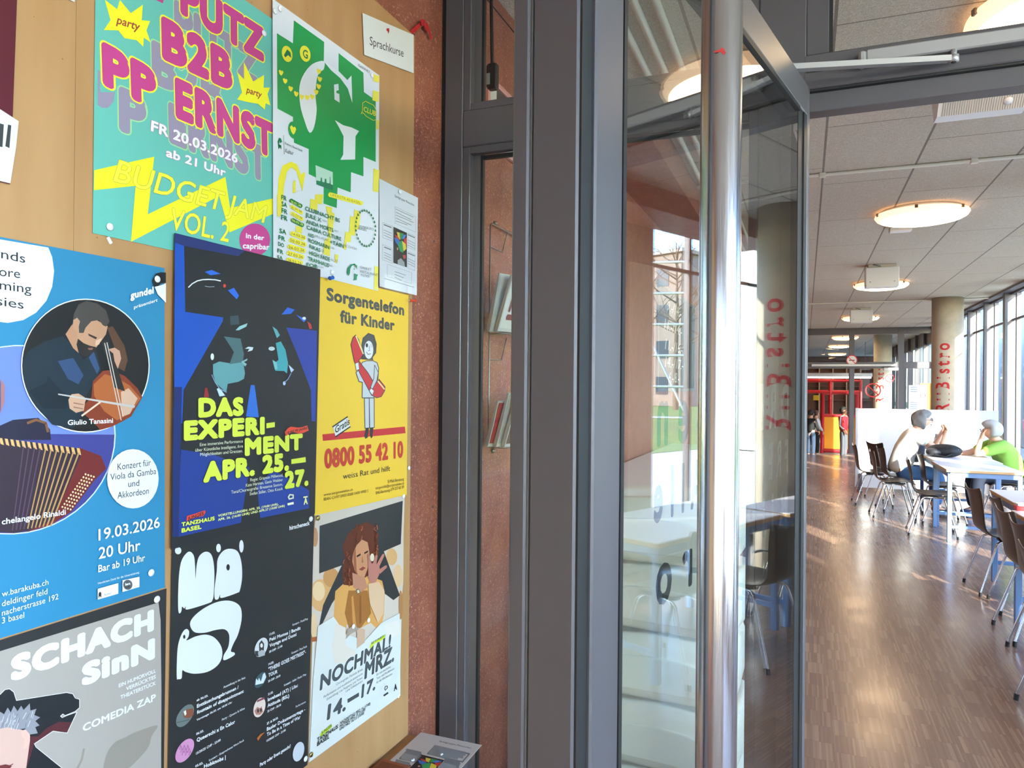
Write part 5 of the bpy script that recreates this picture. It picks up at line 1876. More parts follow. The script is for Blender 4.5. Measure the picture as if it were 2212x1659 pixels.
lamp(0.93, 3.35, 'round ceiling lamp nearest the door, above the dark header')
lamp(0.885, 6.85, 'round ceiling lamp hanging free in front of the boxed ones')
lamp(0.965, 11.25, 'round ceiling lamp behind the larger white ceiling box')
lamp(1.03, 16.3, 'round ceiling lamp behind the smaller white ceiling box')
lamp(1.02, 22.2, 'largest round ceiling lamp seen through the far glazing')
lamp(1.05, 26.6, 'middle round ceiling lamp seen through the far glazing')
lamp(1.2, 32.5, 'smallest round ceiling lamp seen through the far glazing')


def ceiling_box(px, py, y, w, h, dpt, label, grille):
    p = on_y(px, py, y)
    t = thing('ceiling_speaker', label, 'speaker', (p.x, y, CZ), 0)
    mb = MB()
    if grille:
        mb.prism([(0, 0), (dpt, 0), (dpt, -0.05), (dpt * 0.72, -h), (dpt * 0.3, -h), (0, -0.09)], 'X', -w / 2, w / 2, white_lacquer)
        mb.build('housing', t)
        mb = MB()
        for k in range(34):
            u = -w / 2 + 0.02 + (w - 0.04) * k / 33
            mb.hexa([(u, -0.001, -0.088), (u + 0.004, -0.001, -0.088), (u + 0.004, dpt * 0.29, -h + 0.001), (u, dpt * 0.29, -h + 0.001),
                     (u, -0.003, -0.090), (u + 0.004, -0.003, -0.090), (u + 0.004, dpt * 0.29, -h - 0.002), (u, dpt * 0.29, -h - 0.002)], mat('grille_grey', '#A9A7A0', 0.5))
        mb.build('grille', t)
        for sx in (-1, 1):
            mb = MB()
            mb.lathe([(0.007, -0.002), (0.007, 0.003), (0, 0.0035)], bead_m, 12, Matrix.Translation((sx * w * 0.34, -0.0005, -0.045)) @ Matrix.Rotation(math.pi / 2, 4, 'X'))
            mb.build('fixing_screw', t)
        mb = MB()
        mb.lathe([(0.02, -0.001), (0.02, 0.003), (0, 0.004)], pin_white, 18, Matrix.Translation((w * 0.28, dpt * 0.15, -(0.09 + h) / 2 - 0.004)) @ Matrix.Rotation(math.pi / 2 + 0.9, 4, 'X'))
        mb.build('badge', t)
    else:
        mb.rbox(-w / 2, w / 2, 0, dpt, -h, -0.035, white_lacquer, 0.008)
        mb.build('housing', t)
        mb = MB()
        mb.rbox(-w / 2 + 0.03, w / 2 - 0.03, 0.02, dpt, -0.036, 0.0, mat('ivory_plate', '#CFC6B4', 0.5), 0.003)
        mb.build('mounting_plate', t)
        mb = MB()
        mb.tube([(-0.1, 0.0, -0.005), (-0.06, -0.03, -0.02), (-0.02, -0.01, -0.03)], 0.006, bead_m, 8)
        mb.build('cable', t)
        for sx in (-1, 1):
            mb = MB()
            mb.lathe([(0.006, 0), (0.006, 0.002), (0, 0.003)], bead_m, 10, Matrix.Translation((sx * w * 0.36, 0, -h * 0.78)) @ Matrix.Rotation(math.pi / 2, 4, 'X'))
            mb.build('fixing_screw', t)


ceiling_box(2126, 215, 4.0, 0.37, 0.155, 0.22, 'white grilled speaker on the ceiling just beyond the header', True)
ceiling_box(1906, 598, 9.6, 0.36, 0.27, 0.20, 'larger white ceiling box in front of a round lamp', False)
ceiling_box(1861, 686, 14.6, 0.37, 0.27, 0.20, 'smaller white ceiling box in front of a round lamp', False)
mb = MB()
mb.rbox(-0.09, 0.09, -0.05, 0.05, -0.055, 0, white_lacquer, 0.006)
o = mb.build('smoke_detector')
o.location = on_z(1945, 488, CZ)
tag(o, 'small white detector box on the ceiling behind a lamp', 'detector')

for py, px, lab in ((380, 1760, 'thin grey conduit crossing the ceiling in front of the lamps'), (656, 1760, 'thin grey conduit crossing the ceiling towards the lettered column')):
    yy = on_z(px, py, CZ - 0.015).y
    mb = MB()
    mb.tube([(-0.75, yy, CZ - 0.013), (2.8, yy, CZ - 0.013)], 0.012, conduit_m, 10)
    o = mb.build('conduit')
    tag(o, lab, 'pipe', 'ceiling conduits')
    for k in range(3):
        cb = MB()
        cb.rbox(-0.02, 0.02, -0.018, 0.018, -0.030, 0.0, conduit_m, 0.002)
        c = cb.build('clamp', o)
        c.location = (0.1 + 0.9 * k, yy, CZ)
for k, xx in enumerate((-0.70, -0.62, -0.54)):
    mb = MB()
    mb.tube([(xx, SY + 0.1, CZ - 0.02), (xx, 18.9, CZ - 0.02)], 0.016, conduit_m, 10)
    o = mb.build('conduit')
    tag(o, ['conduit nearest the chipboard bulkhead, seen through the door glass', 'middle one of three ceiling conduits seen through the door glass', 'conduit farthest from the chipboard bulkhead, seen through the door glass'][k], 'pipe', 'ceiling conduits')
S('trim_3', [(WALL, -0.76, 3.5, 19.3, 2.86, CZ)], chipboard)
S('trim_4', [(2.32, RX - 0.12, SY + 0.08, 6.6, 2.88, CZ)], chipboard)

# ------------------------------------------------------------------ columns with red lettering
red_letter = mat('red_lettering', '#B5262A', 0.5)


def column(name, x, y, r, zb, ztp, cap, off):
    mb = MB()
    mb.lathe([(r, 0.0), (r, 1.0), (r, 2.0), (r, CZ)], concrete, 48, Matrix.Translation((x, y, 0)))
    c = struct(name, mb)
    vs, fs = glyphs('RiiBistro', 0.022, 0, 3, 1.4)
    u0, u1 = min(v[0] for v in vs), max(v[0] for v in vs)
    a0 = math.atan2(-y, -x) + off
    k = (ztp - zb) / (u1 - u0)
    pts = []
    for u, v, _ in vs:
        a = a0 + (v - CAP / 2) / CAP * cap / r * -1.0
        pts.append((x + (r + 0.0025) * math.cos(a), y + (r + 0.0025) * math.sin(a), zb + (u - u0) * k))
    mb = MB()
    mb.mesh(pts, fs, red_letter)
    mb.build('lettering', c)


column('column_1', 2.13, 13.5, 0.225, 1.22, 2.31, 0.19, -0.30)
column('column_2', 1.96, 5.90, 0.205, 1.22, 2.28, 0.18, 0.0)
column('column_3', 1.95, 22.0, 0.225, 1.22, 2.31, 0.19, -0.30)

# ------------------------------------------------------------------ blackboard, counter and moulded seats behind the door glass
b0, b1 = on_x(1418, 600, WALL), on_x(1496, 850, WALL)
bb = thing('blackboard', 'blackboard with chalked prices seen through the door glass', 'blackboard', (WALL, b0.y, 0))
bl_, bz0, bz1 = b1.y - b0.y, 1.52, 2.42
mb = MB()
for b in ((0, 0.02, 0, bl_, bz0, bz0 + 0.03), (0, 0.02, 0, bl_, bz1 - 0.03, bz1), (0, 0.02, 0, 0.03, bz0 + 0.03, bz1 - 0.03), (0, 0.02, bl_ - 0.03, bl_, bz0 + 0.03, bz1 - 0.03)):
    mb.rbox(*b, frame_m, 0.003)
mb.build('frame', bb)
mb = MB()
mb.box(0.0, 0.01, 0.03, bl_ - 0.03, bz0 + 0.03, bz1 - 0.03, mat('slate', '#26292D', 0.6))
mb.build('slate', bb)
mb = MB()
chalk = mat('chalk', '#D9DBD8', 0.9)
org = Vector((WALL, b0.y, 0))
for s, z, a, b in (('9.-/14.-', 2.22, 0.45, 1.2), ('11.-/14.-', 2.05, 0.3, 1.25), ('11.-/16.-', 1.88, 0.35, 1.3), ('14.-/17.-', 1.73, 0.35, 1.35), ('6.-/8.-', 1.60, 0.55, 1.1)):
    a, b = min(a, bl_ * 0.3), min(b, bl_ - 0.08)
    put_text(mb, s, Vector((0.0106, a, z)), Vector((0.0106, b, z)), Vector((0.0106, a, z + 0.09)), chalk, -0.004, 0.25)
mb.build('chalk_writing', bb)

ct = thing('white_counter', 'long white counter along the left wall behind the door glass', 'counter', (WALL + 0.02, 3.5, 0))
mb = MB()
mb.rbox(0.0, 0.52, 0.0, 2.9, 0.06, 1.02, white_lacquer, 0.006)
mb.build('body', ct)
mb = MB()
mb.rbox(-0.0, 0.58, -0.03, 2.95, 1.02, 1.06, table_white, 0.006)
mb.build('worktop', ct)
for k in range(4):
    mb = MB()
    mb.rbox(0.52, 0.536, 0.02 + 0.72 * k, 0.70 + 0.72 * k, 0.10, 0.98, white_lacquer, 0.004)
    d = mb.build('door', ct)
    mb = MB()
    mb.tube([(0.55, 0.62 + 0.72 * k, 0.6), (0.55, 0.62 + 0.72 * k, 0.8)], 0.006, chrome, 8)
    mb.build('handle', d)
mb = MB()
mb.rbox(0.02, 0.48, 0.02, 2.88, 0, 0.06, dark_gasket, 0.003)
mb.build('plinth', ct)

seat_white = mat('milky_plastic', '#EDF1EA', 0.3)


def tub_seat(k):
    t = thing('moulded_seat', '', 'seat', (-0.47 + 0.012 * (k % 2), 2.72, 0.236 * k), -0.12 + 0.05 * (k % 3), 'stacked milky white moulded seats')
    mb = MB()
    w, dd, h = 0.27, 0.24, 0.20
    # hollow tub: walls with rounded corners, dished top and raised back lip
    n = 28
    ring = []
    for q in range(n):
        a = 2 * math.pi * q / n
        c, s_ = math.cos(a), math.sin(a)
        e = 0.35
        ring.append((w * math.copysign(abs(c) ** e, c), dd * math.copysign(abs(s_) ** e, s_)))
    prof = [(0.90, 0.0, 0), (0.97, 0.015, 0), (1.0, 0.05, 0), (1.0, h - 0.03, 0.02), (0.97, h - 0.006, 0.035), (0.90, h, 0.035), (0.78, h - 0.012, 0.02), (0.4, h - 0.03, 0), (0.0, h - 0.034, 0)]
    vs = []
    for s_, z, back in prof:
        for x, y in ring:
            bump = back * max(0.0, 1 - (x / w) ** 2) * (1 if y < 0 else 0.4)
            vs.append((x * s_, y * s_, z + bump * 0.9))
    fs = []
    for i in range(len(prof) - 1):
        for q in range(n):
            fs.append((i * n + q, i * n + (q + 1) % n, (i + 1) * n + (q + 1) % n, (i + 1) * n + q))
    fs.append(tuple(range(n - 1, -1, -1)))
    mb.mesh(vs, fs, seat_white, True)
    mb.build('shell', t)
    mb = MB()
    mb.prism([(-0.17, 0.035), (0.17, 0.035), (0.17, 0.135), (0.12, 0.15), (0.0, 0.158), (-0.12, 0.15), (-0.17, 0.135)], 'Y', -dd - 0.006, -dd + 0.01, seat_white)
    p = mb.build('front_panel', t)
    smooth_by_bevel(p, 0.005, 2)
    return t


sl = ['bottom milky white moulded seat of the stack behind the door glass', 'second milky white moulded seat from the floor in the stack', 'third milky white moulded seat from the floor in the stack',
      'fourth milky white moulded seat from the floor, under the topmost one', 'topmost milky white moulded seat of the stack behind the door glass']
for k in range(5):
    tub_seat(k)['label'] = sl[k]
# ------------------------------------------------------------------ chairs
CH = 'dark plywood chairs with chrome legs'


def chair_proto():
    t = thing('bistro_chair', '', 'chair', (0, 0, 0), 0, CH)
    prof = [(0.225, 0.415, .185), (0.21, 0.436, .195), (0.16, 0.449, .203), (0.05, 0.446, .206), (-0.06, 0.438, .203), (-0.13, 0.440, .195), (-0.172, 0.462, .178), (-0.192, 0.505, .165),
            (-0.203, 0.56, .163), (-0.215, 0.63, .172), (-0.228, 0.70, .186), (-0.243, 0.77, .199), (-0.256, 0.825, .208)]
    n = 13
    vs = []
    for i, (x, z, w) in enumerate(prof):
        for j in range(n):
            v = -1 + 2 * j / (n - 1)
            up = i >= 7
            xx = x + (0.020 * v * v * min(1, (i - 6) / 4.0) if up else 0)
            zz = z + (0 if up else 0.010 * v * v * (1 if i > 1 else 0.3))
            if i == len(prof) - 1:
                zz -= 0.034 * (1 - v * v)
            if i == len(prof) - 2:
                zz -= 0.016 * (1 - v * v)
            vs.append((xx, v * w, zz))
    fs = [(i * n + j, i * n + j + 1, (i + 1) * n + j + 1, (i + 1) * n + j) for i in range(len(prof) - 1) for j in range(n - 1)]
    mb = MB()
    mb.mesh(vs, fs, shell_brown, True)
    sh = mb.build('shell', t)
    so = sh.modifiers.new('thickness', 'SOLIDIFY')
    so.thickness = 0.011
    so.offset = 0
    sb = sh.modifiers.new('smooth', 'SUBSURF')
    sb.levels = sb.render_levels = 1
    mb = MB()
    mb.rbox(-0.10, 0.12, -0.15, -0.10, 0.418, 0.434, black_plastic, 0.003)
    mb.rbox(-0.10, 0.12, 0.10, 0.15, 0.418, 0.434, black_plastic, 0.003)
    mb.rbox(0.0, 0.03, -0.15, 0.15, 0.414, 0.426, chrome, 0.003)
    mb.build('seat_bracket', t)
    for sx in (1, -1):
        for sy in (1, -1):
            mb = MB()
            fx = 0.215 if sx > 0 else -0.235
            mb.tube([(0.01 * sx, 0.13 * sy, 0.415), (0.09 * sx, 0.16 * sy, 0.412), (0.115 * sx, 0.172 * sy, 0.395), (0.125 * sx, 0.176 * sy, 0.365), (fx, 0.215 * sy, 0.02)], 0.0085, chrome, 10)
            l = mb.build('leg', t)
            mb = MB()
            mb.tube([(fx - 0.004 * sx, 0.2135 * sy, 0.035), (fx, 0.215 * sy, 0.003)], 0.0115, black_plastic, 10)
            mb.build('foot_cap', l)
    return t


proto = chair_proto()
used = [False]


def chair(x, y, deg, label):
    c = proto if not used[0] else copy_tree(proto)
    used[0] = True
    c.location = (x, y, 0)
    c.rotation_euler = (0, 0, math.radians(deg))
    c['label'] = label
    return c


chair(0.86, 10.95, 3, 'leftmost dark plywood chair, standing empty in front of the white partition')
chair(1.12, 11.55, 28, 'empty dark plywood chair between the leftmost chair and the woman in white')
chair(1.00, 9.95, 2, 'glossy dark chair standing just in front of the woman in white')
chair(1.14, 10.55, 8, 'dark chair the woman in the white cardigan sits on')
chair(1.28, 8.92, -4, 'dark chair tucked under the near table of the seated pair')
chair(1.50, 9.79, 2, 'dark chair pushed in between the woman in white and the near table')
chair(2.28, 10.35, 182, 'chair the person in the green pullover sits on')
chair(1.45, 6.60, 4, 'farthest of the four brown chair backs at the right picture edge')
chair(1.50, 6.10, -2, 'second farthest of the four brown chair backs at the right picture edge')
chair(1.41, 5.44, 3, 'second nearest of the four brown chair backs at the right picture edge')
chair(1.38, 4.98, 0, 'nearest of the four brown chair backs at the right picture edge')
chair(1.24, 4.12, 4, 'large dark chair back mirrored in the door glass beside the handle')
chair(1.42, 3.60, 0, 'dark chair mirrored in the door glass behind the large chair back')
chair(2.28, 3.85, 178, 'dark chair mirrored in the door glass on the far side of a white table')

# ------------------------------------------------------------------ tables with blue-grey steel frames
TB = 'white tables on blue-grey steel frames'


def table(x0, x1, ya, yb, label):
    cx, cy = (x0 + x1) / 2, (ya + yb) / 2
    t = thing('bistro_table', label, 'table', (cx, cy, 0), 0, TB)
    a, b = (x1 - x0) / 2, (yb - ya) / 2
    mb = MB()
    mb.rbox(-a, a, -b, b, 0.715, 0.742, beech, 0.004)
    mb.build('edge_band', t)
    mb = MB()
    mb.rbox(-a + 0.001, a - 0.001, -b + 0.001, b - 0.001, 0.738, 0.745, table_white, 0.002)
    mb.build('tabletop', t)
    i = 0.035
    mb = MB()
    for s in (-1, 1):
        mb.rbox(-a + i, a - i, s * (b - i) - 0.018, s * (b - i) + 0.018, 0.665, 0.715, blue_steel, 0.003)
        mb.rbox(s * (a - i) - 0.018, s * (a - i) + 0.018, -b + i, b - i, 0.665, 0.715, blue_steel, 0.003)
    mb.build('apron', t)
    for sx in (-1, 1):
        for sy in (-1, 1):
            mb = MB()
            mb.rbox(sx * (a - i) - 0.02, sx * (a - i) + 0.02, sy * (b - i) - 0.02, sy * (b - i) + 0.02, 0.0, 0.70, blue_steel, 0.003)
            mb.build('leg', t)
    for s in (-1, 1):
        mb = MB()
        mb.rbox(-a + i, a - i, s * (b - i) - 0.012, s * (b - i) + 0.012, 0.14, 0.17, blue_steel, 0.003)
        mb.build('stretcher', t)
    return t


table(1.345, 2.02, 8.53, 9.49, 'near table of the seated pair with one blue leg pair facing the camera')
table(1.38, 2.05, 9.51, 10.75, 'table the two grey-haired people lean on, with a black rucksack')
table(1.405, 1.745, 5.84, 6.98, 'white table behind the two farther brown chair backs')
table(1.30, 1.66, 4.70, 5.82, 'white table cut by the right picture edge, beside the nearest brown chairs')
table(1.32, 2.02, 3.30, 4.65, 'white table mirrored in the door glass behind a large chair')
mb = MB()
mb.rbox(-0.05, 0.05, -0.05, 0.05, 0.0, 0.03, red_paint, 0.004)
mb.rbox(-0.04, 0.04, -0.04, 0.04, 0.03, 0.045, white_lacquer, 0.003)
o = mb.build('napkin_box')
o.location = (1.375, 5.84, 0.7455)
tag(o, 'small red box on the table at the right picture edge', 'box')

# ------------------------------------------------------------------ white partition board
wy = 12.25
wx0, wx1 = on_y(1847, 960, wy).x, on_y(2156, 960, wy).x
wz = on_y(1850, 882, wy).z
wp = thing('partition_board', 'white sunlit partition board behind the seated pair', 'partition', (wx0, wy, 0))
mb = MB()
mb.rbox(0.04, wx1 - wx0, 0, 0.035, 0.06, wz, white_lacquer, 0.005)
mb.build('panel', wp)
mb = MB()
mb.rbox(0, 0.045, -0.003, 0.038, 0.06, wz + 0.005, mat('pale_grey_rail', '#C4C6CA', 0.4), 0.005)
mb.build('edge_rail', wp)
for xx in (0.05, wx1 - wx0 - 0.10):
    mb = MB()
    mb.rbox(xx, xx + 0.05, -0.02, -0.001, 0.0, 0.27, frame_m, 0.004)
    mb.rbox(xx, xx + 0.05, -0.16, 0.2, 0.0, 0.02, frame_m, 0.004)
    f = mb.build('foot', wp)
    mb = MB()
    for zz in (0.07, 0.23):
        mb.lathe([(0.007, 0), (0.007, 0.003), (0, 0.004)], chrome, 10, Matrix.Translation((xx + 0.025, -0.02, zz)) @ Matrix.Rotation(math.pi / 2, 4, 'X'))
    mb.build('bolt', f)

# ------------------------------------------------------------------ people
skin_pale = mat('skin_pale', '#D9A98E', 0.55)
skin_dark = mat('skin_brown', '#7A4E38', 0.55)


def skin_mesh(name, chains, m, parent, sub=2):
    """chains: lists of (x, y, z, radius); equal points are shared, so the surface stays in one piece"""
    vs, es, rs, idx = [], [], [], {}

    def vid(p):
        k = (round(p[0], 4), round(p[1], 4), round(p[2], 4))
        if k not in idx:
            idx[k] = len(vs)
            vs.append(p[:3])
            rs.append(p[3])
        return idx[k]
    for ch in chains:
        ids = [vid(p) for p in ch]
        es += [(a, b) for a, b in zip(ids[:-1], ids[1:])]
    me = bpy.data.meshes.new(name)
    me.from_pydata(vs, es, [])
    me.materials.append(m)
    o = bpy.data.objects.new(name, me)
    COL.objects.link(o)
    o.parent = parent
    sk = o.modifiers.new('skin', 'SKIN')
    sk.use_smooth_shade = True
    lay = me.skin_vertices[0].data
    for i, r in enumerate(rs):
        if isinstance(r, (tuple, list)):
            lay[i].radius = r
        else:
            lay[i].radius = (r, r)
        lay[i].use_root = (i == 0)
    sb = o.modifiers.new('smooth', 'SUBSURF')
    sb.levels = sb.render_levels = sub
    return o


def hand_chains(w, d, up, side):
    """palm and five fingers from wrist w along d; up is the back of the hand, side points to the thumb"""
    w, d, up, side = Vector(w), Vector(d).normalized(), Vector(up).normalized(), Vector(side).normalized()
    palm = w + d * 0.045
    out = [[(*w, .024), (*palm, .030)]]
    for k, (o_, L) in enumerate(((0.028, .068), (0.010, .080), (-0.009, .074), (-0.027, .058))):
        k0 = palm + d * 0.04 + side * o_
        k1 = k0 + d * L * 0.5 - up * 0.012
        k2 = k1 + d * L * 0.35 - up * 0.03
        out.append([(*palm, .030), (*k0, .0105), (*k1, .0092), (*k2, .008)])
    t1 = palm + side * 0.04 + d * 0.005
    t2 = t1 + side * 0.012 + d * 0.035 - up * 0.01
    out.append([(*palm, .030), (*t1, .013), (*t2, .0095)])
    return out


def head_features(parent, c, r, skin, yaw=0.0, pitch=0.0, eye='#2A2422', lip='#9A5A50', glasses=False):
    """eyes, brows, nose, mouth and ears for a head of radius r centred at c, facing +X of the figure"""
    R = Matrix.Translation(c) @ Matrix.Rotation(yaw, 4, 'Z') @ Matrix.Rotation(pitch, 4, 'Y')
    f = bpy.data.objects.new('face', None)
    mb = MB()

    def b(p, rx, ry, rz, m, n=10, k=8):
        t = MB()
        t.ball((0, 0, 0), rx, ry, rz, m, n, k)
        mb.mesh([R @ (Vector(v) + Vector(p)) for v in t.v], t.f, m, True)
    nose = MB()
    nose_pts = [(r * 0.93, 0, 0.018), (r * 1.08, 0, -0.018), (r * 0.92, 0.013, -0.024), (r * 0.92, -0.013, -0.024), (r * 0.90, 0.008, 0.018), (r * 0.90, -0.008, 0.018)]
    mb.mesh([R @ Vector(p) for p in nose_pts], [(0, 1, 2, 4), (0, 5, 3, 1), (1, 3, 2)], skin, True)
    dark = mat('eye_' + eye[1:].lower(), eye, 0.3)
    for s in (-1, 1):
        b((r * 0.88, s * 0.032, 0.012), 0.008, 0.012, 0.006, dark)
        b((r * 0.92, s * 0.034, 0.032), 0.006, 0.018, 0.004, dark)
        b((-0.005, s * r * 0.86, -0.005), 0.018, 0.010, 0.030, skin)
    b((r * 0.90, 0, -0.048), 0.007, 0.022, 0.006, mat('lips_' + lip[1:].lower(), lip, 0.5))
    if glasses:
        g = mat('spectacles', '#5A3A34', 0.3)
        for s in (-1, 1):
            ring = [R @ Vector((r * 1.0, s * 0.032 + 0.022 * math.cos(a), 0.012 + 0.017 * math.sin(a))) for a in [2 * math.pi * q / 14 for q in range(14)]]
            mb.tube(ring, 0.0022, g, 6, closed=True)
            mb.tube([R @ Vector((r * 0.98, s * 0.055, 0.014)), R @ Vector((0.0, s * r * 0.93, 0.012))], 0.002, g, 6)
    bpy.data.objects.remove(f)
    return mb.build('face', parent)


def hair_cap(parent, c, r, m, back=0.05, low=-0.06, lump=0.06, seed=1, fringe=0.0):
    random.seed(seed)
    ph = [(random.uniform(0, 6.28), random.uniform(0, 6.28), random.uniform(5, 12)) for _ in range(5)]

    def fn(d):
        s = 1.0
        for a, b_, f in ph:
            s += lump / 5 * math.sin(f * math.atan2(d.y, d.x) + a) * math.sin(f * 0.8 * d.z + b_)
        fx = min(1.0, max(0.0, (d.x - 0.10) / 0.45))
        fz = 1.0 - min(1.0, max(0.0, (d.z - 0.30 - fringe) / 0.38))
        s *= 1.0 - 0.52 * fx * fx * (3 - 2 * fx) * fz * fz * (3 - 2 * fz)
        if d.z < low / r - 0.35:
            s *= 0.88
        return s
    mb = MB()
    mb.ball((c[0] - 0.012, c[1], c[2] + 0.018), r * 1.12 + back * 0.3, r * 1.13, r * 1.18, m, 28, 20, fn)
    return mb.build('hair', parent)


# woman in the white cardigan, sitting and leaning on the table with both hands raised
P1 = thing('person', 'seated grey-haired person with glasses in a white cardigan, hands raised', 'person', (1.12, 10.45, 0), 0.03)
sh_l, sh_r = (0.17, 0.18, 0.99), (0.17, -0.18, 0.99)
el_l, el_r = (0.40, 0.17, 0.785), (0.43, -0.16, 0.785)
wr_l, wr_r = (0.47, 0.05, 0.985), (0.50, -0.05, 0.985)
hd = (0.275, 0, 1.165)
body = [[(0, 0, .52, .095), (0.04, 0, .62, .10), (0.09, 0, .80, .11), (0.15, 0, .96, .095), (0.19, 0, 1.05, .055), (0.235, 0, 1.115, .06), (*hd, .10), (0.285, 0, 1.22, .075)]]
for s, e, w, sy in ((sh_l, el_l, wr_l, 1), (sh_r, el_r, wr_r, -1)):
    body.append([(0.15, 0, .96, .095), (*s, .06), (*e, .042), (*w, .024)])
    dirv = Vector((0.06, -0.1 * sy, 0.18))
    body += hand_chains(w, dirv, (0.9, 0, -0.2), (-0.2, -1 * sy, 0.1))
for sy in (1, -1):
    body.append([(0, 0, .52, .095), (0.04, .10 * sy, .50, .085), (0.42, .11 * sy, .50, .058), (0.43, .11 * sy, .30, .045), (0.40, .11 * sy, .09, .038), (0.52, .12 * sy, .04, .03)])
skin_mesh('body', body, skin_pale, P1)
card = [[(-0.01, 0, .47, .17), (0.02, 0, .62, .15), (0.08, 0, .80, .155), (0.145, 0, .965, .135), (0.18, 0, 1.035, .085), (0.20, 0, 1.07, .07)]]
for s, e in ((sh_l, el_l), (sh_r, el_r)):
    card.append([(0.145, 0, .965, .135), (*s, .082), ((s[0] + e[0]) / 2, (s[1] + e[1]) / 2, (s[2] + e[2]) / 2, .068)])
skin_mesh('cardigan', card, mat('white_knit', '#DDE0DE', 0.8), P1)
shirt = [[(0.17, 0, .62, .10), (0.20, 0, .80, .11), (0.225, 0, .95, .085)]]
for s, e, w in ((sh_l, el_l, wr_l), (sh_r, el_r, wr_r)):
    a = [s[i] * 0.5 + e[i] * 0.5 for i in range(3)]
    q = [e[i] * 0.85 + w[i] * 0.15 for i in range(3)]
    shirt.append([(*a, .058), (*e, .054), (*q, .046)])
skin_mesh('shirt', shirt, mat('grey_shirt', '#5C6675', 0.8), P1)
jeans = []
for sy in (1, -1):
    jeans.append([(-0.02, 0, .52, .085), (0.05, .10 * sy, .505, .098), (0.24, .105 * sy, .507, .100), (0.42, .11 * sy, .505, .094), (0.43, .11 * sy, .30, .074), (0.405, .11 * sy, .12, .056)])
skin_mesh('jeans', jeans, mat('blue_denim', '#3F6CA8', 0.8), P1)
for sy in (1, -1):
    skin_mesh('shoe', [[(0.38, .11 * sy, .05, .045), (0.46, .115 * sy, .045, .045), (0.55, .12 * sy, .035, .035)]], black_plastic, P1)
head_features(P1, hd, .095, skin_pale, 0.0, 0.0, glasses=True)
hair_cap(P1, hd, .105, mat('grey_hair', '#77777A', 0.7), 0.06, -0.08, 0.16, 3)

# person in green, chin in hand
P2 = thing('person', 'seated person in a light green pullover resting chin on one hand', 'person', (2.36, 10.42, 0), math.pi + 0.10)
hd = (0.27, 0.02, 1.06)
sh_l, sh_r = (0.19, 0.17, .885), (0.19, -0.18, .885)
el_l, el_r = (0.46, 0.16, .775), (0.42, -0.20, .775)
wr_l, wr_r = (0.375, 0.07, .965), (0.62, -0.06, .775)
body = [[(0, 0, .52, .095), (0.04, 0, .60, .10), (0.09, 0, .74, .11), (0.16, 0, .86, .095), (0.20, 0, .955, .055), (0.235, 0.01, 1.005, .06), (*hd, .10), (0.275, 0.02, 1.115, .075)]]
for s, e, w, dv_, upv, sv in ((sh_l, el_l, wr_l, (-0.03, -0.02, 0.1), (0.9, 0.2, 0.1), (-0.1, -1, 0.1)), (sh_r, el_r, wr_r, (0.6, 0.6, 0.0), (0, 0, 1), (-0.5, 0.5, 0))):
    body.append([(0.16, 0, .86, .095), (*s, .06), (*e, .042), (*w, .024)])
    body += hand_chains(w, dv_, upv, sv)
for sy in (1, -1):
    body.append([(0, 0, .52, .095), (0.04, .10 * sy, .50, .085), (0.42, .11 * sy, .50, .058), (0.43, .11 * sy, .30, .045), (0.40, .11 * sy, .09, .038), (0.52, .12 * sy, .04, .03)])
skin_mesh('body', body, skin_pale, P2)
top = [[(-0.01, 0, .47, .165), (0.02, 0, .60, .155), (0.08, 0, .74, .155), (0.155, 0, .865, .135), (0.195, 0, .935, .07)]]
for s, e, w, f in ((sh_l, el_l, wr_l, 0.75), (sh_r, el_r, wr_r, 0.85)):
    q = [s[i] * (1 - f) + e[i] * f for i in range(3)]
    top.append([(0.155, 0, .865, .135), (*s, .08), (*q, .066)])
skin_mesh('pullover', top, mat('light_green_knit', '#8DC054', 0.85), P2)
tr = []
for sy in (1, -1):
    tr.append([(-0.02, 0, .52, .085), (0.05, .10 * sy, .505, .098), (0.24, .105 * sy, .507, .100), (0.42, .11 * sy, .505, .094), (0.43, .11 * sy, .30, .074), (0.405, .11 * sy, .10, .06)])
skin_mesh('trousers', tr, mat('navy_cloth', '#1E2638', 0.8), P2)
for sy in (1, -1):
    skin_mesh('shoe', [[(0.38, .11 * sy, .05, .045), (0.46, .115 * sy, .045, .045), (0.55, .12 * sy, .035, .035)]], mat('blue_shoe', '#2F4A7C', 0.6), P2)
head_features(P2, hd, .095, skin_pale, 0.15, 0.15)
hair_cap(P2, hd, .104, mat('silver_hair', '#A9A8A6', 0.65), 0.05, -0.03, 0.04, 5)


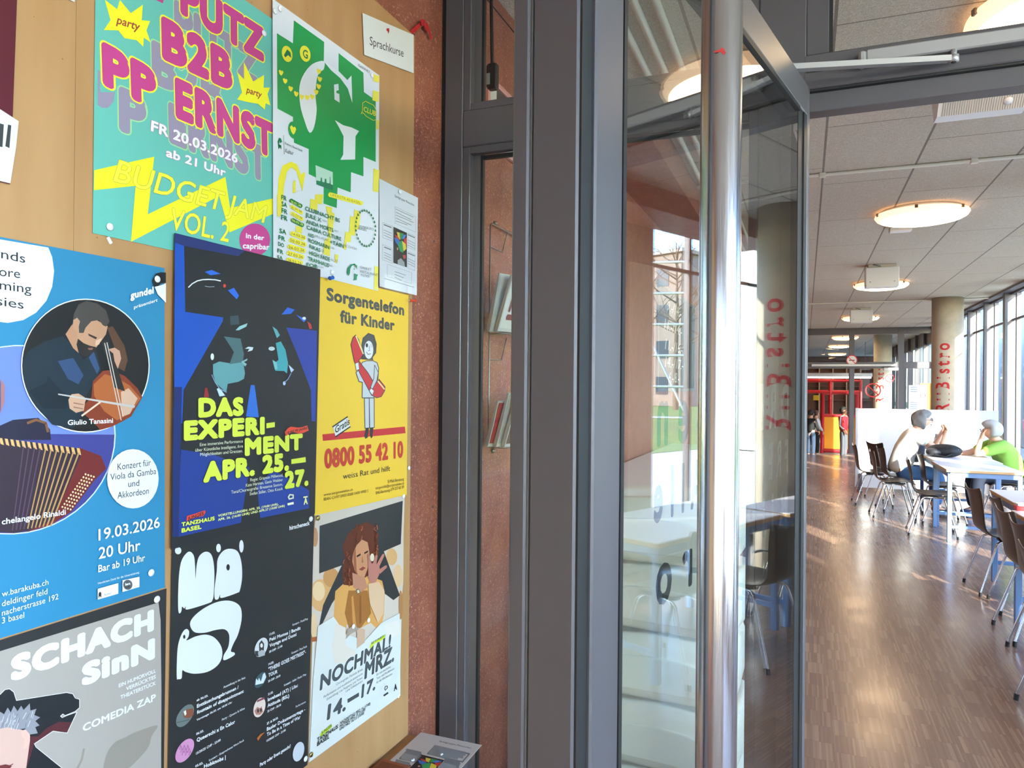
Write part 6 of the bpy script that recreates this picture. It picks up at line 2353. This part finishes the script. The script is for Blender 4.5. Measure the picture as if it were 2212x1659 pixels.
def standing(x, y, z, rz, h, label, skin, hair, jacket, trousers, stripe=None):
    k = h / 1.72
    t = thing('person', label, 'person', (x, y, z), rz)

    def sc(ch):
        return [tuple(v * k for v in p) for p in ch]
    hd_ = (0.02, 0, 1.58)
    body = [[(0, 0, .94, .09), (0, 0, 1.10, .10), (0, 0, 1.30, .11), (0, 0, 1.42, .06), (0.01, 0, 1.50, .055), (*hd_, .10), (0.02, 0, 1.635, .075)]]
    arms = []
    for sy in (1, -1):
        e, w = (0.03, .24 * sy, 1.10), (0.16, .20 * sy, .95)
        body.append([(0, 0, 1.30, .11), (0, .17 * sy, 1.35, .055), (*e, .04), (*w, .025)])
        body += hand_chains(w, (0.4, 0, -0.8), (0.6, 0.6 * sy, 0.2), (0.5, -0.5 * sy, 0))
        arms.append([(0, 0, 1.30, .145), (0, .17 * sy, 1.35, .072), (*e, .058), (*w, .042)])
        body.append([(0, 0, .94, .09), (0, .09 * sy, .86, .07), (0.02, .10 * sy, .48, .06), (0, .10 * sy, .09, .04), (0.12, .11 * sy, .04, .03)])
    skin_mesh('body', [sc(c) for c in body], skin, t, 1)
    skin_mesh('jacket', [sc(c) for c in [[(0, 0, .85, .15), (0, 0, 1.10, .145), (0, 0, 1.30, .145), (0, 0, 1.41, .08)]] + arms], jacket, t, 1)
    skin_mesh('trousers', [sc([(0, 0, .97, .075), (0, .095 * sy, .86, .092), (0.02, .10 * sy, .48, .08), (0, .10 * sy, .09, .07)]) for sy in (1, -1)], trousers, t, 1)
    for sy in (1, -1):
        skin_mesh('shoe', [sc([(-0.03, .10 * sy, .045, .045), (0.06, .105 * sy, .045, .045), (0.15, .11 * sy, .035, .035)])], pin_white, t, 1)
    if stripe:
        for sy in (1, -1):
            mb = MB()
            pts = [(0.03, .10 * sy, 1.42), (0.01, .20 * sy, 1.40), (0.02, .265 * sy, 1.25), (0.035, .305 * sy, 1.10), (0.13, .25 * sy, 0.99)]
            mb.tube([tuple(v * k for v in p) for p in pts], 0.022 * k, stripe, 8)
            mb.build('sleeve_stripe', t)
    head_features(t, tuple(v * k for v in hd_), .095 * k, skin, 0.3)
    hair_cap(t, tuple(v * k for v in hd_), .104 * k, hair, 0.02, -0.02, 0.08, 7)
    return t


black_hair = mat('black_hair', '#1A1817', 0.7)
fa = on_y(1822, 900, 20.1)
standing(fa.x, 20.1, -0.20, -0.5, 1.32, 'standing person in a red track jacket with white stripes and grey trousers', skin_dark, black_hair, red_paint, mat('grey_trousers', '#5C5F68', 0.85), pin_white)
fa = on_y(1752, 900, 20.3)
standing(fa.x, 20.3, -0.20, 0.9, 1.22, 'standing person in a black jacket and jeans at the door stile', skin_pale, black_hair, mat('black_jacket', '#17181C', 0.8), mat('dark_denim', '#34465F', 0.85))
fa = on_y(1763, 900, 20.7)
standing(fa.x, 20.7, -0.20, 0.4, 1.20, 'standing brown-haired person in white behind the one in the black jacket', skin_pale, mat('brown_hair', '#4A3226', 0.7), pin_white, mat('black_cloth', '#1C1C20', 0.85))

# ------------------------------------------------------------------ rucksack and flask on the table
TT = 0.7455
rp = on_z(2030, 981, TT)
rs_ = thing('rucksack', 'black rucksack lying on the table between the seated pair', 'bag', (1.57, 10.10, TT), -0.25)
nyl = mat('black_nylon', '#1B1D23', 0.65)
mb = MB()
mb.ball((0, 0, 0.078), 0.19, 0.13, 0.078, nyl, 28, 16, lambda d: 1.0 - 0.06 * math.sin(5 * d.x + 2) * abs(d.y) + (0.05 if d.z < -0.4 else 0))
mb.build('main_compartment', rs_)
mb = MB()
mb.ball((-0.095, -0.055, 0.06), 0.10, 0.09, 0.055, mat('black_nylon_panel', '#2A2C33', 0.55), 20, 12)
mb.build('front_pocket', rs_)
mb = MB()
mb.tube([(-0.13, -0.10, 0.08), (-0.07, -0.15, 0.03), (0.03, -0.15, 0.015), (0.09, -0.11, 0.05)], 0.010, nyl, 8)
mb.build('shoulder_strap', rs_)
mb = MB()
mb.tube([(0.12, -0.085, 0.09), (0.15, -0.065, 0.10), (0.165, -0.03, 0.10)], 0.005, mat('reflective_grey', '#B5B9BF', 0.4), 8)
mb.build('reflective_piping', rs_)
mb = MB()
mb.lathe([(0.036, 0), (0.038, 0.01), (0.038, 0.17), (0.034, 0.20), (0.024, 0.215)], stainless, 24)
fl_ = mb.build('flask')
fl_.location = (1.57, 10.60, TT)
tag(fl_, 'steel flask standing behind the black rucksack', 'bottle')
mb = MB()
mb.lathe([(0.026, 0.213), (0.026, 0.245), (0.02, 0.25), (0, 0.25)], silver, 20)
mb.build('cap', fl_)

# ------------------------------------------------------------------ on and behind the far partition
def ring_sticker(px, py, y, r, label, glyph):
    p = on_y(px, py, y)
    t = thing('prohibition_sticker', label, 'sticker', p, 0, 'round red prohibition stickers')
    mb = MB()
    mb.mesh([(r * math.cos(a), 0, r * math.sin(a)) for a in [2 * math.pi * q / 32 for q in range(32)]], [tuple(range(32))], mat('sticker_white', '#D8D2D2', 0.5))
    if glyph == 'cigarette':
        mb.build('disc', t)
    mb = MB()
    n = 32
    vs = []
    for rr in (r, r * 0.84):
        vs += [(rr * math.cos(2 * math.pi * q / n), -0.002, rr * math.sin(2 * math.pi * q / n)) for q in range(n)]
    mb.mesh(vs, [(q, (q + 1) % n, n + (q + 1) % n, n + q) for q in range(n)], red_paint)
    c, s_ = math.cos(2.356), math.sin(2.356)
    w = r * 0.07
    mb.mesh([(c * r * .85 + s_ * w, -0.004, s_ * r * .85 - c * w), (c * r * .85 - s_ * w, -0.004, s_ * r * .85 + c * w), (-c * r * .85 - s_ * w, -0.004, -s_ * r * .85 + c * w), (-c * r * .85 + s_ * w, -0.004, -s_ * r * .85 - c * w)], [(0, 1, 2, 3)], red_paint)
    mb.build('ring_and_bar', t)
    mb = MB()
    if glyph == 'cigarette':
        mb.mesh([(-r * .5, -0.003, -r * .12), (r * .5, -0.003, -r * .12), (r * .5, -0.003, r * .06), (-r * .5, -0.003, r * .06)], [(0, 1, 2, 3)], black_plastic)
    elif glyph == 'block':
        mb.mesh([(-r * .55, -0.003, -r * .45), (-r * .05, -0.003, -r * .45), (-r * .05, -0.003, -r * .05), (-r * .55, -0.003, -r * .05)], [(0, 1, 2, 3)], black_plastic)
        mb.mesh([(r * .1, -0.003, -r * .1), (r * .25, -0.003, -r * .1), (r * .2, -0.003, r * .55), (r * .05, -0.003, r * .5)], [(0, 1, 2, 3)], mat('sticker_grey', '#9AA3AA', 0.5))
    else:
        mb.mesh([(-r * .4, -0.003, -r * .4), (r * .3, -0.003, -r * .3), (r * .4, -0.003, r * .3), (-r * .2, -0.003, r * .4)], [(0, 1, 2, 3)], mat('sticker_grey', '#9AA3AA', 0.5))
    mb.build('pictogram', t)


ring_sticker(1840, 778, FY - 0.03, 0.125, 'red no-smoking sticker on the crossing of the far dark bars', 'cigarette')
ring_sticker(1886, 843, FY + 0.035, 0.172, 'large red prohibition sticker on the far glass above the white board', 'block')
ring_sticker(1922, 817, FY + 0.035, 0.10, 'smaller red prohibition sticker high on the far glass door', 'other')

a, b = on_y(1963, 832, FY - 0.02), on_y(2001, 900, FY - 0.02)
nt = thing('notice_sheet', 'white notice sheet with a small red sign beside the lettered column', 'sign', (a.x, FY - 0.02, 0))
w = b.x - a.x
mb = MB()
mb.box(0, w, 0, 0.004, b.z, a.z, ink('#D9DCE6'))
mb.build('sheet', nt)
mb = MB()
for k in range(3):
    mb.box(w * .1, w * (.8 if k == 0 else .6), -0.001, 0, a.z - 0.06 - 0.05 * k, a.z - 0.04 - 0.05 * k, ink('#8E95A8'))
for k in range(7):
    mb.box(w * .1, w * .9, -0.001, 0, a.z - 0.42 - 0.05 * k, a.z - 0.395 - 0.05 * k, ink('#A4AABC'))
mb.build('print', nt)
mb = MB()
cx_, cz_ = w * 0.8, a.z - 0.24
mb.tube([(cx_ + 0.05 * math.cos(q * math.pi / 10), -0.002, cz_ + 0.05 * math.sin(q * math.pi / 10)) for q in range(20)], 0.008, red_paint, 6, closed=True)
mb.build('red_sign', nt)
a, b = on_y(1988, 828, FY - 0.012), on_y(2030, 900, FY - 0.012)
mb = MB()
mb.box(a.x, b.x, FY - 0.014, FY - 0.006, b.z, a.z, ink('#E0B24A'))
tag(mb.build('yellow_poster'), 'plain yellow poster between the notice sheet and the lettered column', 'poster')

a, b = on_y(1753, 789, FY - 0.06), on_y(1936, 789, FY - 0.06)
c2 = thing('door_closer', 'grey closer rail across the top of the far glass door', 'door closer', (a.x, FY, a.z))
mb = MB()
mb.rbox(0, b.x - a.x, -0.07, -0.002, -0.03, 0.03, silver, 0.008)
mb.build('slide_rail', c2)
mb = MB()
q0, q1 = on_y(1909, 796, FY - 0.06), on_y(1941, 796, FY - 0.06)
mb.rbox(q0.x - a.x, q1.x - a.x, -0.08, -0.002, -0.13, -0.06, silver, 0.008)
mb.build('closer_body', c2)

# red padded frame with an orange panel
gy = 21.6
g0, g1 = on_y(1776, 975, gy), on_y(1851, 852, gy)
pg = thing('play_frame', 'red tubular play frame with an orange panel behind the far glazing', 'play frame', (g0.x, gy, -0.20))
gw, gt = g1.x - g0.x, g1.z + 0.20
gb = g0.z + 0.20
r_ = 0.055
mb = MB()
mb.tube([(0, 0, gb), (0, 0, gt), (gw, 0, gt), (gw, 0, gb)], r_, red_paint, 12)
mb.tube([(0, 0, gb + 0.03), (gw, 0, gb + 0.03)], r_, red_paint, 12)
ob = on_y(1800, 898, gy).z + 0.20
mb.tube([(0, 0, ob), (gw, 0, ob)], r_ * 0.8, red_paint, 12)
mb.build('front_frame', pg)
mb = MB()
mb.rbox(0.04, gw - 0.04, -0.02, 0.02, gb + 0.05, ob - 0.02, mat('orange_panel', '#EE9A12', 0.5), 0.004)
mb.build('panel', pg)
mb = MB()
bt = on_y(1800, 831, gy).z + 0.20 + 0.12
bl0 = on_y(1744, 831, gy).x - g0.x
mb.tube([(bl0, 0.9, bt), (gw + 0.15, 0.9, bt), (gw + 0.15, 0.9, 0.0)], r_, red_paint, 12)
mb.tube([(0.22, 0.9, 0), (0.22, 0.9, bt)], r_, red_paint, 12)
mb.tube([(bl0, 0.9, gt + 0.06), (gw + 0.15, 0.9, gt + 0.06)], r_ * 0.9, red_paint, 12)
mb.build('rear_frame', pg)
for xx in (0.0, gw):
    mb = MB()
    mb.tube([(xx, 0, 0), (xx, 0, gb)], r_, red_paint, 12)
    mb.build('leg', pg)
mb = MB()
yl = on_y(1757, 858, gy)
mb.rbox(yl.x - g0.x, yl.x - g0.x + 0.16, 0.45, 0.48, gt - 0.18, gt - 0.04, mat('yellow_sign', '#D9B420', 0.5), 0.004)
mb.build('yellow_tag', pg)

# long light over the counter of the back room, and its shelving
a, b = on_y(1730, 812, 25.0), on_y(1884, 812, 25.0)
lt = thing('strip_light', 'long white strip light over the back room behind the red frame', 'lamp', (a.x, 25.0, a.z))
mb = MB()
mb.rbox(0, b.x - a.x, -0.1, 0.1, -0.02, 0.09, white_lacquer, 0.006)
mb.build('housing', lt)
mb = MB()
mb.rbox(0.03, b.x - a.x - 0.03, -0.07, 0.07, -0.07, -0.021, mat('tube_light', '#FFFFFF', 0.4, emit='#F4FAFF', estr=2.2), 0.006)
mb.build('tube', lt)
for xx in (0.2, b.x - a.x - 0.2):
    mb = MB()
    mb.tube([(xx, 0, 0.09), (xx, 0, CZ - a.z)], 0.006, bead_m, 6)
    mb.build('hanger', lt)
shf = thing('wall_shelving', 'brown wall shelving with pale uprights behind the red frame', 'shelf', (-0.9, 28.4, -0.20))
brown = mat('brown_board', '#5A3426', 0.6)
mb = MB()
mb.rbox(0, 3.2, 0.3, 0.34, 0, 2.6, brown, 0.004)
mb.build('back_board', shf)
for k in range(7):
    mb = MB()
    mb.rbox(0.45 * k, 0.45 * k + 0.04, 0, 0.3, 0, 2.6, mat('pale_upright', '#B99A7A', 0.6), 0.004)
    mb.build('upright', shf)
for k in range(5):
    mb = MB()
    mb.rbox(0, 3.1, 0.02, 0.3, 0.35 + 0.5 * k, 0.38 + 0.5 * k, brown, 0.003)
    mb.build('shelf_board', shf)

# ------------------------------------------------------------------ outdoors, seen through and in the glass
terrace = make_concrete('terrace_slabs', '#D2CEC4', '#DEDAD0')
S('ground', [(3.0, 9.5, -20, 45, -0.25, -0.03)], terrace)
lawn_m = mat('lawn', '#5E8A3C', 0.9)
n_ = N(lawn_m)
n_.link(n_.ramp(n_.noise(obj_coord(n_), 3, 5), [(0.3, rgb('#4F7A34')), (0.7, rgb('#7FA04C'))]), n_.b.inputs['Base Color'])
S('lawn', [(9.5, 90, -30, 110, -0.25, -0.02)], lawn_m)


def building(x0, x1, ya, yb, h, m, label, rows, cols, face):
    t = thing('building', label, 'building', (x0, ya, 0))
    mb = MB()
    mb.box(0, x1 - x0, 0, yb - ya, 0, h, m)
    mb.build('walls', t)
    mb = MB()
    mb.rbox(-0.3, x1 - x0 + 0.3, -0.3, yb - ya + 0.3, h, h + 0.35, bead_m, 0.05)
    mb.build('roof', t)
    gl = mat('window_dark', '#3A4654', 0.15)
    for r in range(rows):
        for c in range(cols):
            mb = MB()
            zz = 1.0 + r * (h - 0.6) / rows
            if face == 'y':
                u = (x1 - x0) * (c + 0.5) / cols
                mb.box(u - 0.6, u + 0.6, -0.06, 0.02, zz, zz + 1.5, gl)
            else:
                u = (yb - ya) * (c + 0.5) / cols
                mb.box(-0.06, 0.02, u - 0.7, u + 0.7, zz, zz + 1.5, gl)
            mb.build('window', t)
    return t


building(5.6, 9.0, 17.0, 44.0, 5.2, grey_concrete, 'grey concrete wing standing beyond the bistro windows', 0, 0, 'x')
building(34, 60, 52, 66, 13, mat('plaster_taupe', '#8A7C74', 0.8), 'taupe apartment building beyond the lawn in the door reflection', 4, 7, 'y')
building(52, 66, 22, 48, 11, mat('plaster_cream', '#C9C0AE', 0.8), 'cream apartment building to one side of the lawn', 3, 6, 'x')

fc = thing('ball_court_fence', 'tall steel fence of a ball court on the lawn, mirrored in the door glass', 'fence', (13.5, 22.0, 0), -0.62)
fm_ = mat('galvanised_steel', '#C9CBCC', 0.4, 0.5)
for k in range(8):
    mb = MB()
    mb.tube([(2.6 * k, 0, 0), (2.6 * k, 0, 6.0)], 0.07, fm_, 10)
    mb.build('post', fc)
for k in range(6):
    mb = MB()
    mb.tube([(0, 0, 0.5 + 1.1 * k), (18.2, 0, 0.5 + 1.1 * k)], 0.045, fm_, 8)
    mb.build('rail', fc)
for k in range(0, 7, 2):
    mb = MB()
    mb.tube([(2.6 * k, 0, 0.5), (2.6 * k + 2.6, 0, 6.0)], 0.04, fm_, 8)
    mb.build('brace', fc)

bark = mat('bark', '#6A5A4A', 0.9)


def tree(x, y, h, seed, label):
    random.seed(seed)
    t = thing('tree', label, 'tree', (x, y, 0), 0, 'bare trees on the lawn')
    mb = MB()
    mb.tube([(0, 0, 0), (0.05, 0, h * .3), (0.0, 0.1, h * .6), (0.1, 0.05, h)], [0.22, 0.18, 0.12, 0.03], bark, 10)
    mb.build('trunk', t)
    mb = MB()
    for k in range(26):
        z = h * random.uniform(0.3, 0.92)
        a = random.uniform(0, 6.28)
        L = (h - z) * 0.55 + 0.8
        e = Vector((math.cos(a) * L, math.sin(a) * L, z + L * random.uniform(.5, .9)))
        mid = Vector((math.cos(a) * L * .5, math.sin(a) * L * .5, z + L * .25))
        mb.tube([(0.03, 0.03, z), mid, e], [0.06, 0.04, 0.012], bark, 6)
        for q in range(3):
            b_ = a + random.uniform(-1, 1)
            mb.tube([mid.lerp(e, 0.3 * q), mid.lerp(e, 0.3 * q) + Vector((math.cos(b_) * .9, math.sin(b_) * .9, random.uniform(.3, .9)))], [0.02, 0.008], bark, 5)
    mb.build('branches', t)


for k, (x, y, h) in enumerate(((17, 31, 9), (24, 30, 10), (20, 40, 11), (29, 44, 12))):
    tree(x, y, h, 20 + k, ['bare tree nearest the window wall, mirrored in the door glass', 'bare tree on the open lawn side, mirrored in the door glass', 'tall bare tree in front of the taupe building', 'tallest bare tree near the taupe building'][k])
# unseen block, added to keep the low sun off the vestibule
building(-6, 8.0, -16, -9, 9, grey_concrete, 'grey wing of the building behind the entrance', 0, 0, 'y')
